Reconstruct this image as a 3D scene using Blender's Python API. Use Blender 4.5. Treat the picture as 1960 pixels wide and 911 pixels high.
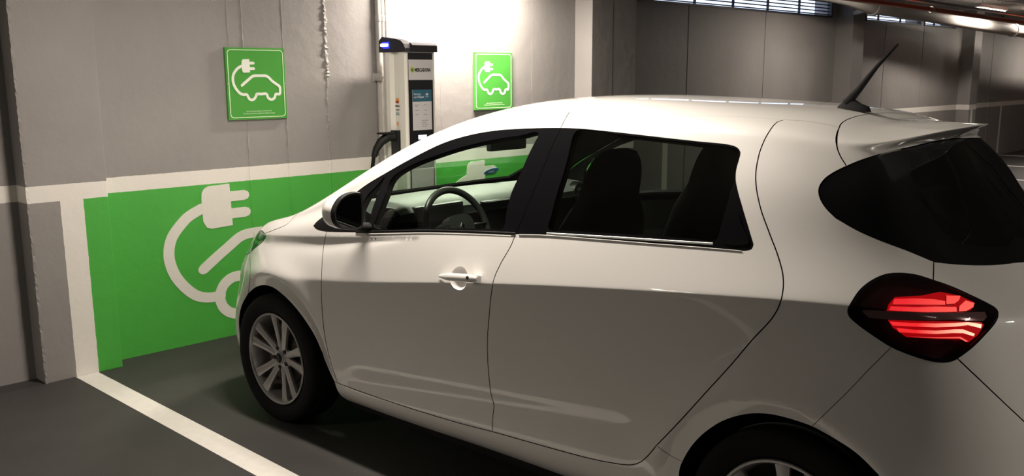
import bpy, bmesh, math, random
import numpy as np
from mathutils import Vector, Matrix
from mathutils.geometry import delaunay_2d_cdt

for o in list(bpy.data.objects):
    bpy.data.objects.remove(o)
S = bpy.context.scene
COL = S.collection
random.seed(7)
PI = math.pi

# ------------------------------------------------------------------ camera
cam_data = bpy.data.cameras.new('camera')
cam = bpy.data.objects.new('camera', cam_data)
COL.objects.link(cam)
cam_data.sensor_width = 36.0
cam_data.lens = 1791.75 / 1960 * 36.0
cam_data.shift_y = (493.08 - 455.5) / 1960
cam_data.clip_start = 0.05
yaw, pitch, roll = -0.7715, 0.1929, -0.0040
fw = Vector((math.sin(yaw) * math.cos(pitch), math.cos(yaw) * math.cos(pitch), -math.sin(pitch)))
rt = Vector((math.cos(yaw), -math.sin(yaw), 0))
up = rt.cross(fw)
r2 = math.cos(roll) * rt + math.sin(roll) * up
u2 = -math.sin(roll) * rt + math.cos(roll) * up
cam.matrix_world = Matrix(((r2.x, u2.x, -fw.x, 4.662), (r2.y, u2.y, -fw.y, -3.096), (r2.z, u2.z, -fw.z, 1.632), (0, 0, 0, 1)))
S.camera = cam

# ------------------------------------------------------------------ world (daylight behind the louvred strips)
w = bpy.data.worlds.new('daylight'); S.world = w; w.use_nodes = True
bg = w.node_tree.nodes['Background']
bg.inputs['Color'].default_value = (0.62, 0.74, 1.0, 1)
bg.inputs['Strength'].default_value = 2.2

S.view_settings.view_transform = 'Standard'
S.view_settings.look = 'None'
S.view_settings.exposure = 0.06
S.view_settings.gamma = 1.0
S.view_settings.use_curve_mapping = False

# lamps of the car park: x, y, z, length, direction of the tube, watts, colour
WARM = (1.0, 0.89, 0.78)
LAMPS = [
    (-0.36, 1.76, 2.42, 1.05, 'y', 112, 'white batten lamp close to the wall above the charging post'),
    (1.72, -0.70, 2.62, 1.5, 'x', 102, 'white batten lamp on the ceiling over the left side of the car'),
    (-0.36, 8.2, 2.54, 1.2, 'y', 38, 'white batten lamp on the ceiling near the first louvred strip'),
    (-0.36, 12.6, 2.56, 1.2, 'y', 50, 'glowing batten lamp beside the red pipe, nearer of the two in view'),
    (-0.36, 18.6, 2.50, 1.2, 'y', 60, 'white batten lamp far along the wall beyond the two in view'),
    (0.3, -5.0, 2.62, 1.2, 'y', 42, 'white batten lamp on the ceiling left of the bay'),
    (8.8, -2.5, 2.62, 1.2, 'y', 20, 'white batten lamp on the ceiling behind the photographer'),
    (7.2, 1.6, 2.62, 1.2, 'x', 110, 'added batten lamp over the driving lane behind the car, lighting its tail'),  # out of view, added to brighten the tailgate
    (8.8, 8.5, 2.62, 1.2, 'y', 90, 'second batten lamp over the driving lane'),
    (8.8, 14.5, 2.62, 1.2, 'y', 60, 'third batten lamp over the driving lane'),
    (-0.36, 15.0, 2.54, 1.2, 'y', 32, 'glowing batten lamp beside the red pipe, farther of the two in view'),
]
# ================================================================== helpers
def nodes_of(m):
    m.use_nodes = True
    return m.node_tree, m.node_tree.nodes['Principled BSDF']

def mat(name, col, rough=0.5, metal=0.0, coat=0.0, coat_rough=0.03, emis=None, es=0.0, spec=0.5, noise=0.0, nscale=30.0, bump=0.0, bscale=120.0):
    m = bpy.data.materials.new(name)
    nt, b = nodes_of(m)
    b.inputs['Base Color'].default_value = (*col, 1)
    b.inputs['Roughness'].default_value = rough
    b.inputs['Metallic'].default_value = metal
    b.inputs['Coat Weight'].default_value = coat
    b.inputs['Coat Roughness'].default_value = coat_rough
    b.inputs['Specular IOR Level'].default_value = spec
    if emis:
        b.inputs['Emission Color'].default_value = (*emis, 1)
        b.inputs['Emission Strength'].default_value = es
    tc = nt.nodes.new('ShaderNodeTexCoord')
    if noise:
        n = nt.nodes.new('ShaderNodeTexNoise'); n.inputs['Scale'].default_value = nscale; n.inputs['Detail'].default_value = 6
        nt.links.new(tc.outputs['Object'], n.inputs['Vector'])
        mx = nt.nodes.new('ShaderNodeMix'); mx.data_type = 'RGBA'
        mx.inputs[6].default_value = (*[c * (1 - noise) for c in col], 1)
        mx.inputs[7].default_value = (*[min(1, c * (1 + noise)) for c in col], 1)
        nt.links.new(n.outputs['Fac'], mx.inputs[0]); nt.links.new(mx.outputs[2], b.inputs['Base Color'])
    if bump:
        n = nt.nodes.new('ShaderNodeTexNoise'); n.inputs['Scale'].default_value = bscale; n.inputs['Detail'].default_value = 5
        nt.links.new(tc.outputs['Object'], n.inputs['Vector'])
        bp = nt.nodes.new('ShaderNodeBump'); bp.inputs['Strength'].default_value = bump; bp.inputs['Distance'].default_value = 0.004
        nt.links.new(n.outputs['Fac'], bp.inputs['Height']); nt.links.new(bp.outputs['Normal'], b.inputs['Normal'])
    return m

def glass_mat(name, tint, refl=1.0):
    """thin window pane: tinted see-through with a fresnel reflection"""
    m = bpy.data.materials.new(name); m.use_nodes = True
    nt = m.node_tree; nt.nodes.clear()
    out = nt.nodes.new('ShaderNodeOutputMaterial')
    t = nt.nodes.new('ShaderNodeBsdfTransparent'); t.inputs['Color'].default_value = (*tint, 1)
    g = nt.nodes.new('ShaderNodeBsdfGlossy'); g.inputs['Roughness'].default_value = 0.01; g.inputs['Color'].default_value = (refl, refl, refl, 1)
    f = nt.nodes.new('ShaderNodeFresnel')
    ge = nt.nodes.new('ShaderNodeNewGeometry'); mr = nt.nodes.new('ShaderNodeMapRange')      # a pane has glass-to-air on both faces
    mr.inputs['To Min'].default_value = 1.5; mr.inputs['To Max'].default_value = 1 / 1.5
    nt.links.new(ge.outputs['Backfacing'], mr.inputs['Value']); nt.links.new(mr.outputs[0], f.inputs['IOR'])
    mx = nt.nodes.new('ShaderNodeMixShader')
    nt.links.new(f.outputs[0], mx.inputs[0]); nt.links.new(t.outputs[0], mx.inputs[1]); nt.links.new(g.outputs[0], mx.inputs[2])
    nt.links.new(mx.outputs[0], out.inputs[0])
    return m

def mesh_obj(name, V, F, mats, parent=None, idx=None, smooth=False, loopn=None, autosm=None):
    me = bpy.data.meshes.new(name)
    me.from_pydata([tuple(v) for v in V], [], [tuple(f) for f in F])
    if not isinstance(mats, (list, tuple)): mats = [mats]
    for m in mats: me.materials.append(m)
    if idx is not None: me.polygons.foreach_set('material_index', np.asarray(idx, dtype=np.int32))
    me.update()
    if smooth: me.polygons.foreach_set('use_smooth', [True] * len(me.polygons))
    if loopn is not None:
        me.normals_split_custom_set(loopn)
    elif autosm:
        me.set_sharp_from_angle(angle=math.radians(autosm))
    o = bpy.data.objects.new(name, me); COL.objects.link(o)
    if parent is not None: o.parent = parent
    return o

def empty(name, loc=(0, 0, 0), rz=0.0, parent=None):
    o = bpy.data.objects.new(name, None); COL.objects.link(o)
    o.location = loc; o.rotation_euler = (0, 0, rz); o.empty_display_size = 0.1
    if parent is not None: o.parent = parent
    return o

def tag(o, label=None, cat=None, group=None, kind=None):
    if label: o['label'] = label
    if cat: o['category'] = cat
    if group: o['group'] = group
    if kind: o['kind'] = kind
    return o

class MB:
    """collects simple solids into one mesh"""
    def __init__(s): s.V = []; s.F = []; s.M = []
    def add(s, V, F, m=0):
        b = len(s.V); s.V += [tuple(v) for v in V]; s.F += [tuple(i + b for i in f) for f in F]; s.M += [m] * len(F); return s
    def box(s, x0, x1, y0, y1, z0, z1, m=0, bev=0.0):
        if bev > 0:
            bm = bmesh.new()
            bmesh.ops.create_cube(bm, size=1.0)
            for v in bm.verts: v.co = ((x0 + x1) / 2 + v.co.x * (x1 - x0), (y0 + y1) / 2 + v.co.y * (y1 - y0), (z0 + z1) / 2 + v.co.z * (z1 - z0))
            bmesh.ops.bevel(bm, geom=bm.edges[:], offset=bev, segments=2, affect='EDGES', profile=0.7)
            bm.verts.index_update()
            s.add([v.co[:] for v in bm.verts], [[v.index for v in f.verts] for f in bm.faces], m); bm.free(); return s
        V = [(x0, y0, z0), (x1, y0, z0), (x1, y1, z0), (x0, y1, z0), (x0, y0, z1), (x1, y0, z1), (x1, y1, z1), (x0, y1, z1)]
        return s.add(V, [(0, 3, 2, 1), (4, 5, 6, 7), (0, 1, 5, 4), (1, 2, 6, 5), (2, 3, 7, 6), (3, 0, 4, 7)], m)
    def tube(s, pts, r, n=12, m=0, caps=True, flat=1.0):
        pts = [Vector(p) for p in pts]
        rs = r if isinstance(r, (list, tuple)) else [r] * len(pts)
        V = []; F = []; ref = None
        for i, p in enumerate(pts):
            t = (pts[min(i + 1, len(pts) - 1)] - pts[max(i - 1, 0)]).normalized()
            if ref is None: ref = Vector((0, 0, 1)) if abs(t.z) < .9 else Vector((1, 0, 0))
            a = (ref - t * ref.dot(t)).normalized(); b = t.cross(a); ref = a
            for k in range(n):
                an = 2 * PI * k / n
                V.append(p + (a * math.cos(an) * flat + b * math.sin(an)) * rs[i])
        for i in range(len(pts) - 1):
            for k in range(n):
                k2 = (k + 1) % n; F.append((i * n + k, i * n + k2, (i + 1) * n + k2, (i + 1) * n + k))
        if caps: F.append(tuple(reversed(range(n)))); F.append(tuple(range((len(pts) - 1) * n, len(pts) * n)))
        return s.add(V, F, m)
    def lathe(s, prof, origin, axis='y', n=64, m=0, closed=False):
        """prof: (radius, along) pairs"""
        V = []; F = []; ox, oy, oz = origin
        for (r, h) in prof:
            for k in range(n):
                a = 2 * PI * k / n; c, d = r * math.cos(a), r * math.sin(a)
                if axis == 'y': V.append((ox + c, oy + h, oz + d))
                elif axis == 'x': V.append((ox + h, oy + c, oz + d))
                else: V.append((ox + c, oy + d, oz + h))
        L = len(prof)
        for i in range(L if closed else L - 1):
            j = (i + 1) % L
            for k in range(n):
                k2 = (k + 1) % n; F.append((i * n + k, i * n + k2, j * n + k2, j * n + k))
        return s.add(V, F, m)
    def prism(s, poly, d0, d1, axis='x', m=0):
        """poly: 2D outline, extruded along axis from d0 to d1"""
        n = len(poly)
        def P(a, b, d): return (d, a, b) if axis == 'x' else ((a, d, b) if axis == 'y' else (a, b, d))
        V = [P(a, b, d0) for a, b in poly] + [P(a, b, d1) for a, b in poly]
        r = delaunay_2d_cdt([Vector(p) for p in poly], [], [list(range(n))], 1, 1e-7)
        T = []
        for f in r[2]:
            o = [r[3][i][0] if r[3][i] else -1 for i in f]
            if min(o) >= 0: T.append(o)
        F = [tuple(t) for t in T] + [tuple(i + n for i in reversed(t)) for t in T]
        for i in range(n): j = (i + 1) % n; F.append((i, j, j + n, i + n))
        return s.add(V, F, m)
    def build(s, name, mats, parent=None, smooth=False, autosm=None, fix=True):
        o = mesh_obj(name, s.V, s.F, mats, parent, s.M, smooth=smooth or bool(autosm))
        if fix:
            bm = bmesh.new(); bm.from_mesh(o.data); bmesh.ops.recalc_face_normals(bm, faces=bm.faces[:]); bm.to_mesh(o.data); bm.free()
        if autosm: o.data.set_sharp_from_angle(angle=math.radians(autosm))
        return o

def stroke(pts, w, closed=False):
    """outline polygon of a polyline of width w, round ends (2D)"""
    P = [np.array(p, float) for p in pts]; L = []; R = []; n = len(P)
    for i in range(n):
        a = P[max(i - 1, 0)]; b = P[min(i + 1, n - 1)]; t = b - a; t /= max(np.hypot(*t), 1e-9); nn = np.array([-t[1], t[0]])
        L.append(P[i] + nn * w / 2); R.append(P[i] - nn * w / 2)
    t = P[-1] - P[-2]; a0 = math.atan2(t[1], t[0]); cap1 = [P[-1] + w / 2 * np.array([math.cos(a0 + x), math.sin(a0 + x)]) for x in (PI / 3, PI / 6, 0, -PI / 6, -PI / 3)]
    t = P[0] - P[1]; a0 = math.atan2(t[1], t[0]); cap0 = [P[0] + w / 2 * np.array([math.cos(a0 + x), math.sin(a0 + x)]) for x in (PI / 3, PI / 6, 0, -PI / 6, -PI / 3)]
    return [tuple(p) for p in L + cap1 + R[::-1] + cap0]

def smooth2(pts, k=4, closed=False):
    P = [np.array(p, float) for p in pts]; n = len(P); o = []
    for i in range(n if closed else n - 1):
        p1 = P[i]; p2 = P[(i + 1) % n]; p0 = P[(i - 1) % n] if (closed or i > 0) else 2 * p1 - p2; p3 = P[(i + 2) % n] if (closed or i < n - 2) else 2 * p2 - p1
        for j in range(k):
            t = j / k; o.append(0.5 * (2 * p1 + (p2 - p0) * t + (2 * p0 - 5 * p1 + 4 * p2 - p3) * t * t + (3 * p1 - p0 - 3 * p2 + p3) * t ** 3))
    if not closed: o.append(P[-1])
    return [tuple(p) for p in o]

def strip_mesh(mb, pts, w, fn, m=0):
    """flat ribbon of quads following a 2D polyline; fn maps (a,b,side) to 3D (side 0 = face, 1 = back)"""
    P = [np.array(p, float) for p in pts]; n = len(P); V = []; F = []
    t0 = (P[0] - P[1]); t0 /= np.hypot(*t0); t1 = P[-1] - P[-2]; t1 /= np.hypot(*t1)
    ws = [w] * n
    Q = [P[0] + t0 * w * .5, P[0] + t0 * w * .35] + P + [P[-1] + t1 * w * .35, P[-1] + t1 * w * .5]; ws = [w * .3, w * .75] + ws + [w * .75, w * .3]
    n = len(Q)
    for i in range(n):
        a = Q[max(i - 1, 0)]; b = Q[min(i + 1, n - 1)]; t = b - a; t /= max(np.hypot(*t), 1e-9); nn = np.array([-t[1], t[0]]) * ws[i] / 2
        for sd in (0, 1):
            V.append(fn(*(Q[i] + nn), sd)); V.append(fn(*(Q[i] - nn), sd))
    for i in range(n - 1):
        a = i * 4; b = a + 4
        F += [(a, a + 1, b + 1, b), (a + 2, b + 2, b + 3, a + 3), (a, b, b + 2, a + 2), (a + 1, a + 3, b + 3, b + 1)]
    F += [(0, 2, 3, 1), (n * 4 - 4, n * 4 - 3, n * 4 - 1, n * 4 - 2)]
    mb.add(V, F, m)

def text_obj(name, body, size, m, parent, loc, rot, align='CENTER', ext=0.0004, xs=1.0, bold=0.0):
    c = bpy.data.curves.new(name, 'FONT'); c.body = body; c.size = size; c.align_x = align; c.extrude = ext; c.offset = bold; c.resolution_u = 3
    t = bpy.data.objects.new(name + '_tmp', c); COL.objects.link(t)
    dg = bpy.context.evaluated_depsgraph_get()
    me = bpy.data.meshes.new_from_object(t.evaluated_get(dg)); me.name = name
    bpy.data.objects.remove(t)
    me.materials.clear(); me.materials.append(m)
    o = bpy.data.objects.new(name, me); COL.objects.link(o); o.parent = parent; o.location = loc; o.rotation_euler = rot; o.scale = (xs, 1, 1)
    return o

# ================================================================== materials
M = {}
M['paint'] = mat('car_paint', (0.78, 0.765, 0.73), 0.42, coat=1.0, coat_rough=0.02)
M['seal'] = mat('seal', (0.008, 0.008, 0.008), 0.8, spec=0.2)
M['gloss_black'] = mat('gloss_black', (0.005, 0.005, 0.006), 0.12, spec=0.35)
M['satin_black'] = mat('satin_black', (0.012, 0.012, 0.012), 0.5, spec=0.22)
M['rubber'] = mat('rubber', (0.007, 0.007, 0.007), 0.8, spec=0.2, bump=0.1, bscale=300)
M['alloy'] = mat('alloy', (0.42, 0.41, 0.40), 0.35, metal=0.6, coat=0.3)
M['alloy_dark'] = mat('alloy_inner', (0.03, 0.03, 0.03), 0.5, metal=0.3)
M['disc'] = mat('brake_disc', (0.12, 0.11, 0.10), 0.4, metal=0.8)
M['chrome'] = mat('chrome', (0.75, 0.75, 0.75), 0.08, metal=1.0)
M['satin_chrome'] = mat('satin_chrome', (0.70, 0.70, 0.68), 0.32, metal=0.85)
M['fabric'] = mat('seat_fabric', (0.012, 0.012, 0.013), 0.9, bump=0.3, bscale=600)
M['dash'] = mat('dash_plastic', (0.19, 0.20, 0.19), 0.55, bump=0.15, bscale=500)
M['dash_dark'] = mat('dash_dark', (0.012, 0.013, 0.013), 0.45)
M['leather'] = mat('wheel_leather', (0.02, 0.02, 0.02), 0.38)
M['glass_front'] = glass_mat('window_glass', (0.72, 0.82, 0.74))
M['glass_wind'] = glass_mat('windshield_glass', (0.80, 0.90, 0.82))
M['glass_tint'] = glass_mat('privacy_glass', (0.52, 0.57, 0.52))
M['glass_rear'] = glass_mat('rear_privacy_glass', (0.22, 0.22, 0.22))
M['lens'] = glass_mat('lamp_lens', (0.80, 0.66, 0.66))
M['lens_clear'] = glass_mat('headlamp_lens', (0.85, 0.92, 0.90))
M['lamp_dark'] = mat('lamp_housing', (0.05, 0.005, 0.007), 0.25, coat=0.5)
M['lamp_red'] = mat('lamp_red_glow', (0.5, 0.01, 0.01), 0.3, emis=(1.0, 0.035, 0.03), es=1.6)
M['lamp_hot'] = mat('lamp_hot_glow', (0.6, 0.05, 0.03), 0.3, emis=(1.0, 0.13, 0.06), es=5.0)
def glow_mat(name, c0, c1, e0, e1, x0, x1):
    m = mat(name, (.3, .01, .01), .3); nt = m.node_tree; p = nt.nodes['Principled BSDF']
    tc = nt.nodes.new('ShaderNodeTexCoord'); sp = nt.nodes.new('ShaderNodeSeparateXYZ'); nt.links.new(tc.outputs['Object'], sp.inputs[0])
    mr = nt.nodes.new('ShaderNodeMapRange'); mr.inputs[1].default_value = x0; mr.inputs[2].default_value = x1; nt.links.new(sp.outputs['X'], mr.inputs['Value'])
    mx = nt.nodes.new('ShaderNodeMix'); mx.data_type = 'RGBA'; mx.inputs[6].default_value = (*c0, 1); mx.inputs[7].default_value = (*c1, 1); nt.links.new(mr.outputs[0], mx.inputs[0]); nt.links.new(mx.outputs[2], p.inputs['Emission Color'])
    me_ = nt.nodes.new('ShaderNodeMapRange'); me_.inputs[1].default_value = x0; me_.inputs[2].default_value = x1; me_.inputs[3].default_value = e0; me_.inputs[4].default_value = e1; nt.links.new(sp.outputs['X'], me_.inputs['Value']); nt.links.new(me_.outputs[0], p.inputs['Emission Strength'])
    return m
# light guides fed by diodes at the tail end: brighter towards the corner of the car
M['lamp_red'] = glow_mat('lamp_red_glow', (1, .035, .045), (1, .17, .13), 1.0, 1.35, 3.70, 3.84)
M['lamp_hot'] = glow_mat('lamp_hot_glow', (1, .035, .04), (1, .62, .40), 1.15, 3.0, 3.74, 3.875)
M['lamp_glow'] = mat('lamp_reflector_glow', (.25, .0, .005), .3, emis=(1.0, .003, .010), es=.40)  # dim emission stands in for strip light spread over the housing
M['lamp_bar'] = mat('lamp_bar', (0.22, 0.19, 0.19), 0.18, coat=1.0)
M['lamp_silver'] = mat('headlamp_reflector', (0.35, 0.5, 0.48), 0.2, metal=0.7)
M['mirror'] = mat('mirror_glass', (0.10, 0.11, 0.11), 0.03, metal=1.0)

# ================================================================== setting
def wall_mat():
    m = bpy.data.materials.new('painted_concrete'); nt, b = nodes_of(m); L = nt.links; N = nt.nodes
    geo = N.new('ShaderNodeNewGeometry'); sep = N.new('ShaderNodeSeparateXYZ'); L.new(geo.outputs['Position'], sep.inputs[0])
    def noise(sc, det=6, vec=None):
        n = N.new('ShaderNodeTexNoise'); n.inputs['Scale'].default_value = sc; n.inputs['Detail'].default_value = det; L.new(vec or geo.outputs['Position'], n.inputs['Vector']); return n
    def mth(op, a, b_=None, c=None):
        n = N.new('ShaderNodeMath'); n.operation = op
        for i, x in enumerate((a, b_, c)):
            if x is None: continue
            if isinstance(x, (int, float)): n.inputs[i].default_value = x
            else: L.new(x, n.inputs[i])
        return n.outputs[0]
    wob = mth('MULTIPLY', mth('SUBTRACT', noise(28, 4).outputs['Fac'], .5), .006)
    z = mth('ADD', sep.outputs['Z'], wob); y = mth('ADD', sep.outputs['Y'], wob)
    def between(v, lo, hi): return mth('MULTIPLY', mth('GREATER_THAN', v, lo), mth('LESS_THAN', v, hi))
    band = between(z, .981, 1.069)
    low = mth('LESS_THAN', z, .985)
    green = mth('MULTIPLY', mth('LESS_THAN', z, .981), between(y, -1.10, 3.40))
    bay = between(y, -1.222, -1.10)
    for yy in (12.72, 15.05, 17.4, 19.7, 3.45, 5.8, 8.1, 10.4): bay = mth('MAXIMUM', bay, between(y, yy - .05, yy + .05))
    white = mth('MAXIMUM', band, mth('MULTIPLY', bay, low))
    mottle = noise(1.4, 8)
    cr = N.new('ShaderNodeValToRGB'); cr.color_ramp.elements[0].position = .3; cr.color_ramp.elements[1].position = .75
    cr.color_ramp.elements[0].color = (.235, .22, .212, 1); cr.color_ramp.elements[1].color = (.275, .262, .248, 1)
    L.new(mottle.outputs['Fac'], cr.inputs[0])
    def mix(f, a, c):
        n = N.new('ShaderNodeMix'); n.data_type = 'RGBA'; L.new(f, n.inputs[0])
        for i, x in ((6, a), (7, c)):
            if isinstance(x, tuple): n.inputs[i].default_value = (*x, 1)
            else: L.new(x, n.inputs[i])
        return n.outputs[2]
    wear = mth('GREATER_THAN', noise(55, 3).outputs['Fac'], .73)
    gcol = mix(mottle.outputs['Fac'], (.052, .345, .040), (.068, .40, .050))
    c = mix(green, cr.outputs[0], gcol)
    c = mix(white, c, (.72, .69, .64))
    c = mix(mth('MULTIPLY', wear, .25), c, (.2, .19, .18))
    L.new(c, b.inputs['Base Color'])
    b.inputs['Roughness'].default_value = .62
    f1 = noise(9, 9); f2 = noise(140, 3)
    h = mth('ADD', mth('MULTIPLY', f1.outputs['Fac'], .6), mth('MULTIPLY', f2.outputs['Fac'], .12))
    bp = N.new('ShaderNodeBump'); bp.inputs['Strength'].default_value = .55; bp.inputs['Distance'].default_value = .012
    L.new(h, bp.inputs['Height']); L.new(bp.outputs[0], b.inputs['Normal'])
    return m
M['wall'] = wall_mat()
M['white_paint'] = mat('white_line_paint', (.62, .60, .555), .6, noise=.10, nscale=25, bump=.25, bscale=80)
M['symbol'] = mat('symbol_paint', (.70, .68, .62), .6, noise=.04, nscale=20, bump=.3, bscale=60)
M['floor'] = mat('polished_asphalt', (.040, .038, .036), .62, noise=.22, nscale=3.5, bump=.35, bscale=220, spec=.3)
M['ceil'] = mat('ceiling_concrete', (.30, .29, .27), .8, noise=.15, nscale=2.0, bump=.2)
M['pvc'] = mat('pipe_plastic', (.40, .38, .35), .65, spec=.25)
M['red'] = mat('red_pipe', (.55, .07, .03), .3)
M['steel'] = mat('galvanised_steel', (.50, .49, .47), .35, metal=.7)
M['conduit'] = mat('conduit_grey', (.40, .385, .36), .5)
M['slat'] = mat('louvre_slat', (.05, .055, .07), .5)
M['lampbody'] = mat('lamp_body', (.75, .75, .72), .5)
M['tube'] = mat('lamp_tube', (1, 1, 1), .5, emis=(1, .9, .76), es=14)

ZC = 2.72
def struct(o): o['kind'] = 'structure'; return o

WX, FX = -0.66, -1.55       # near wall and recessed far wall
b = MB(); b.box(-1.9, 19, -13, 31, -.15, 0); fl = struct(b.build('floor', M['floor']))
b = MB(); b.box(-1.9, 19, -13, 31, ZC, ZC + .15); ceil = struct(b.build('ceiling', M['ceil']))
# near wall with the column on its left and the pier on its right
b = MB(); b.box(-.95, WX, -12.8, 3.158, 0, ZC); wn = struct(b.build('wall_front', M['wall']))
b = MB(); b.box(-.70, -.52, -1.385, -.965, 0, ZC, bev=.006); wc = b.build('column', M['wall'], wn)
b = MB(); b.box(-1.75, -.472, 3.158, 3.44, 0, ZC, bev=.005); b.box(-1.75, -.474, 3.452, 3.77, 0, ZC, bev=.005); b.box(-1.75, -.50, 3.43, 3.46, 0, ZC)
wp = b.build('pier', M['wall'], wn)
# far wall: solid below the openings, then three louvred strips
WZ0, WZ1 = 2.41, 2.66
b = MB()
b.box(-1.80, FX, 3.70, 31, 0, WZ0)
b.box(-1.80, FX, 3.70, 31, WZ1, ZC)
OPEN = [(4.2, 9.72), (10.86, 12.93), (13.1, 14.5)]
ys = 3.70
for (a, c) in OPEN:
    b.box(-1.80, FX, ys, a, WZ0, WZ1); ys = c
b.box(-1.80, FX, ys, 31, WZ0, WZ1)
wf = struct(b.build('wall_far', M['wall']))
for (ya, xf_) in ((9.9, -1.30), (14.9, -1.33), (20.5, -1.33)):
    b = MB(); b.box(-1.58, xf_, ya, ya + .38, 0, ZC, bev=.01); b.build('column', M['wall'], wf)
for yy in (7.93, 13.12, 6.2, 11.6, 16.6):
    b = MB(); b.box(FX - .004, FX + .006, yy - .008, yy + .008, 0, 2.40, bev=.003); b.build('wall_seam', M['wall'], wf)
b = MB(); b.box(18.85, 19, -13, 31, 0, ZC); struct(b.build('wall_back', M['wall']))
b = MB(); b.box(-1.9, 19, -13, -12.85, 0, ZC); struct(b.build('wall_left', M['wall']))
b = MB(); b.box(-1.9, 19, 30.85, 31, 0, ZC); struct(b.build('wall_right', M['wall']))
# windows
for k, (a, c) in enumerate(OPEN):
    wd = empty('window_%d' % (k + 1), (FX - .1, (a + c) / 2, WZ0)); struct(wd)
    o0 = Vector(wd.location)
    def loc(o): o.location = -o0; return o
    b = MB(); b.box(FX - .05, FX + .015, a - .02, c + .02, WZ0 - .012, WZ0 + .012); b.box(FX - .05, FX + .015, a - .02, c + .02, WZ1 - .012, WZ1 + .012)
    b.box(FX - .05, FX + .015, a - .02, a + .015, WZ0, WZ1); b.box(FX - .05, FX + .015, c - .015, c + .02, WZ0, WZ1)
    loc(b.build('window_frame', M['slat'], wd))
    for j in range(5):
        zz = WZ0 + .035 + j * .043
        V = [(FX - .055, a, zz + .006), (FX - .02, a, zz - .004), (FX - .02, a, zz - .015), (FX - .055, a, zz - .006), (FX - .055, c, zz + .006), (FX - .02, c, zz - .004), (FX - .02, c, zz - .015), (FX - .055, c, zz - .006)]
        b = MB(); b.add(V, [(0, 1, 5, 4), (1, 2, 6, 5), (2, 3, 7, 6), (3, 0, 4, 7), (0, 3, 2, 1), (4, 5, 6, 7)]); loc(b.build('slat', M['slat'], wd))
    yy = a + .47
    while yy < c - .2:
        b = MB(); b.box(FX - .03, FX - .005, yy - .012, yy + .012, WZ0, WZ1); loc(b.build('mullion', M['slat'], wd)); yy += .83
# rough casting seams on the near wall
def seam(y0, z0, z1, wdt, dep, jit, n, name='wall_seam'):
    V = []; F = []
    rng = random.Random(int(y0 * 1000))
    wy = 0.0
    for i in range(n + 1):
        z = z0 + (z1 - z0) * i / n
        wy = wy * .7 + rng.uniform(-1, 1) * jit
        hw = wdt * (.5 + rng.random() * .7)
        d = dep * (.3 + rng.random())
        for (dy, dx) in ((-hw, -.002), (-hw * .35, d), (hw * .3, d * rng.uniform(.2, 1)), (hw, -.002)):
            V.append((WX + dx, y0 + wy + dy, z))
        if i:
            a = (i - 1) * 4
            for k in range(3): F.append((a + k, a + k + 1, a + 5 + k, a + 4 + k))
    return mesh_obj(name, V, F, M['wall'], wn)
seam(.607, 0, 1.62, .012, .006, .004, 130); seam(.607, 1.62, ZC, .024, .011, .006, 110)
seam(-.002, 0, ZC, .007, .004, .001, 90); seam(.286, 0, 1.36, .010, .005, .002, 80); seam(.283, 1.36, ZC, .005, .003, .001, 50)
seam(-.10, 1.6, ZC, .005, .002, .001, 40); seam(2.62, 0, ZC, .005, .0012, .001, 60)
seam(1.62, 0, ZC, .005, .0012, .001, 60)
# column edge chips
def chips(x, y, n):
    V = []; F = []; rng = random.Random(3)
    for i in range(n + 1):
        z = ZC * i / n; a = rng.uniform(.001, .010); V += [(x + .001, y + .012, z), (x + rng.uniform(-.002, .004), y - a * .5, z), (x - .012, y - a * .6, z)]
        if i: k = (i - 1) * 3; F += [(k, k + 1, k + 4, k + 3), (k + 1, k + 2, k + 5, k + 4)]
    return mesh_obj('chipped_edge', V, F, M['wall'], wn)
chips(-.52, -1.385, 160)
# painted lines on the floor
def line(x0, x1, y0, y1):
    b = MB(); b.box(x0, x1, y0, y1, .0, .0025); return b.build('painted_line', M['white_paint'], fl)
line(-.52, 4.6, -1.228, -1.105)
for k in (1, 3, 4, 5, 6, 7, 8, 9): line(-.55 if k < 2 else FX + .02, 4.6, -1.165 + 2.32 * k - .05, -1.165 + 2.32 * k + .05)
for yy in (-3.4, -5.7, -8.0): line(WX, 4.6, yy - .05, yy + .05)

# painted plug-and-car symbols
SYM = dict(
 body=[[-0.1005, 0.1267], [-0.0990, 0.1400], [-0.0949, 0.1467], [-0.0870, 0.1512], [-0.0462, 0.1528], [-0.0443, 0.0712], [-0.0852, 0.0693], [-0.0940, 0.0731], [-0.0999, 0.0850]],
 cable=[[-0.0990, 0.1109], [-0.1200, 0.1010], [-0.1353, 0.0899], [-0.1581, 0.062], [-0.1658, 0.0309], [-0.1609, -0.0003], [-0.1467, -0.0285], [-0.1237, -0.0539], [-0.0995, -0.0638], [-0.076, -0.0642], [-0.0631, -0.0866], [-0.0444, -0.0978], [-0.0244, -0.0906], [-0.0101, -0.0717], [-0.0058, -0.0622], [0.0282, -0.0622], [0.0624, -0.0621], [0.0736, -0.0861], [0.0974, -0.0982], [0.1206, -0.087], [0.1309, -0.0645], [0.1597, -0.0637], [0.1632, -0.0293], [0.158, -0.015], [0.1348, 0.0001], [0.1061, 0.0197], [0.085, 0.0403], [0.0635, 0.05], [0.0341, 0.0508], [-0.0095, 0.0509], [-0.0315, 0.0459], [-0.0541, 0.0303], [-0.0803, 0.0116], [-0.105, -0.0071]],
 p1=[[-0.05, 0.1277], [-0.0185, 0.1279]], p2=[[-0.05, 0.0944], [-0.0175, 0.0945]])
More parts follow.
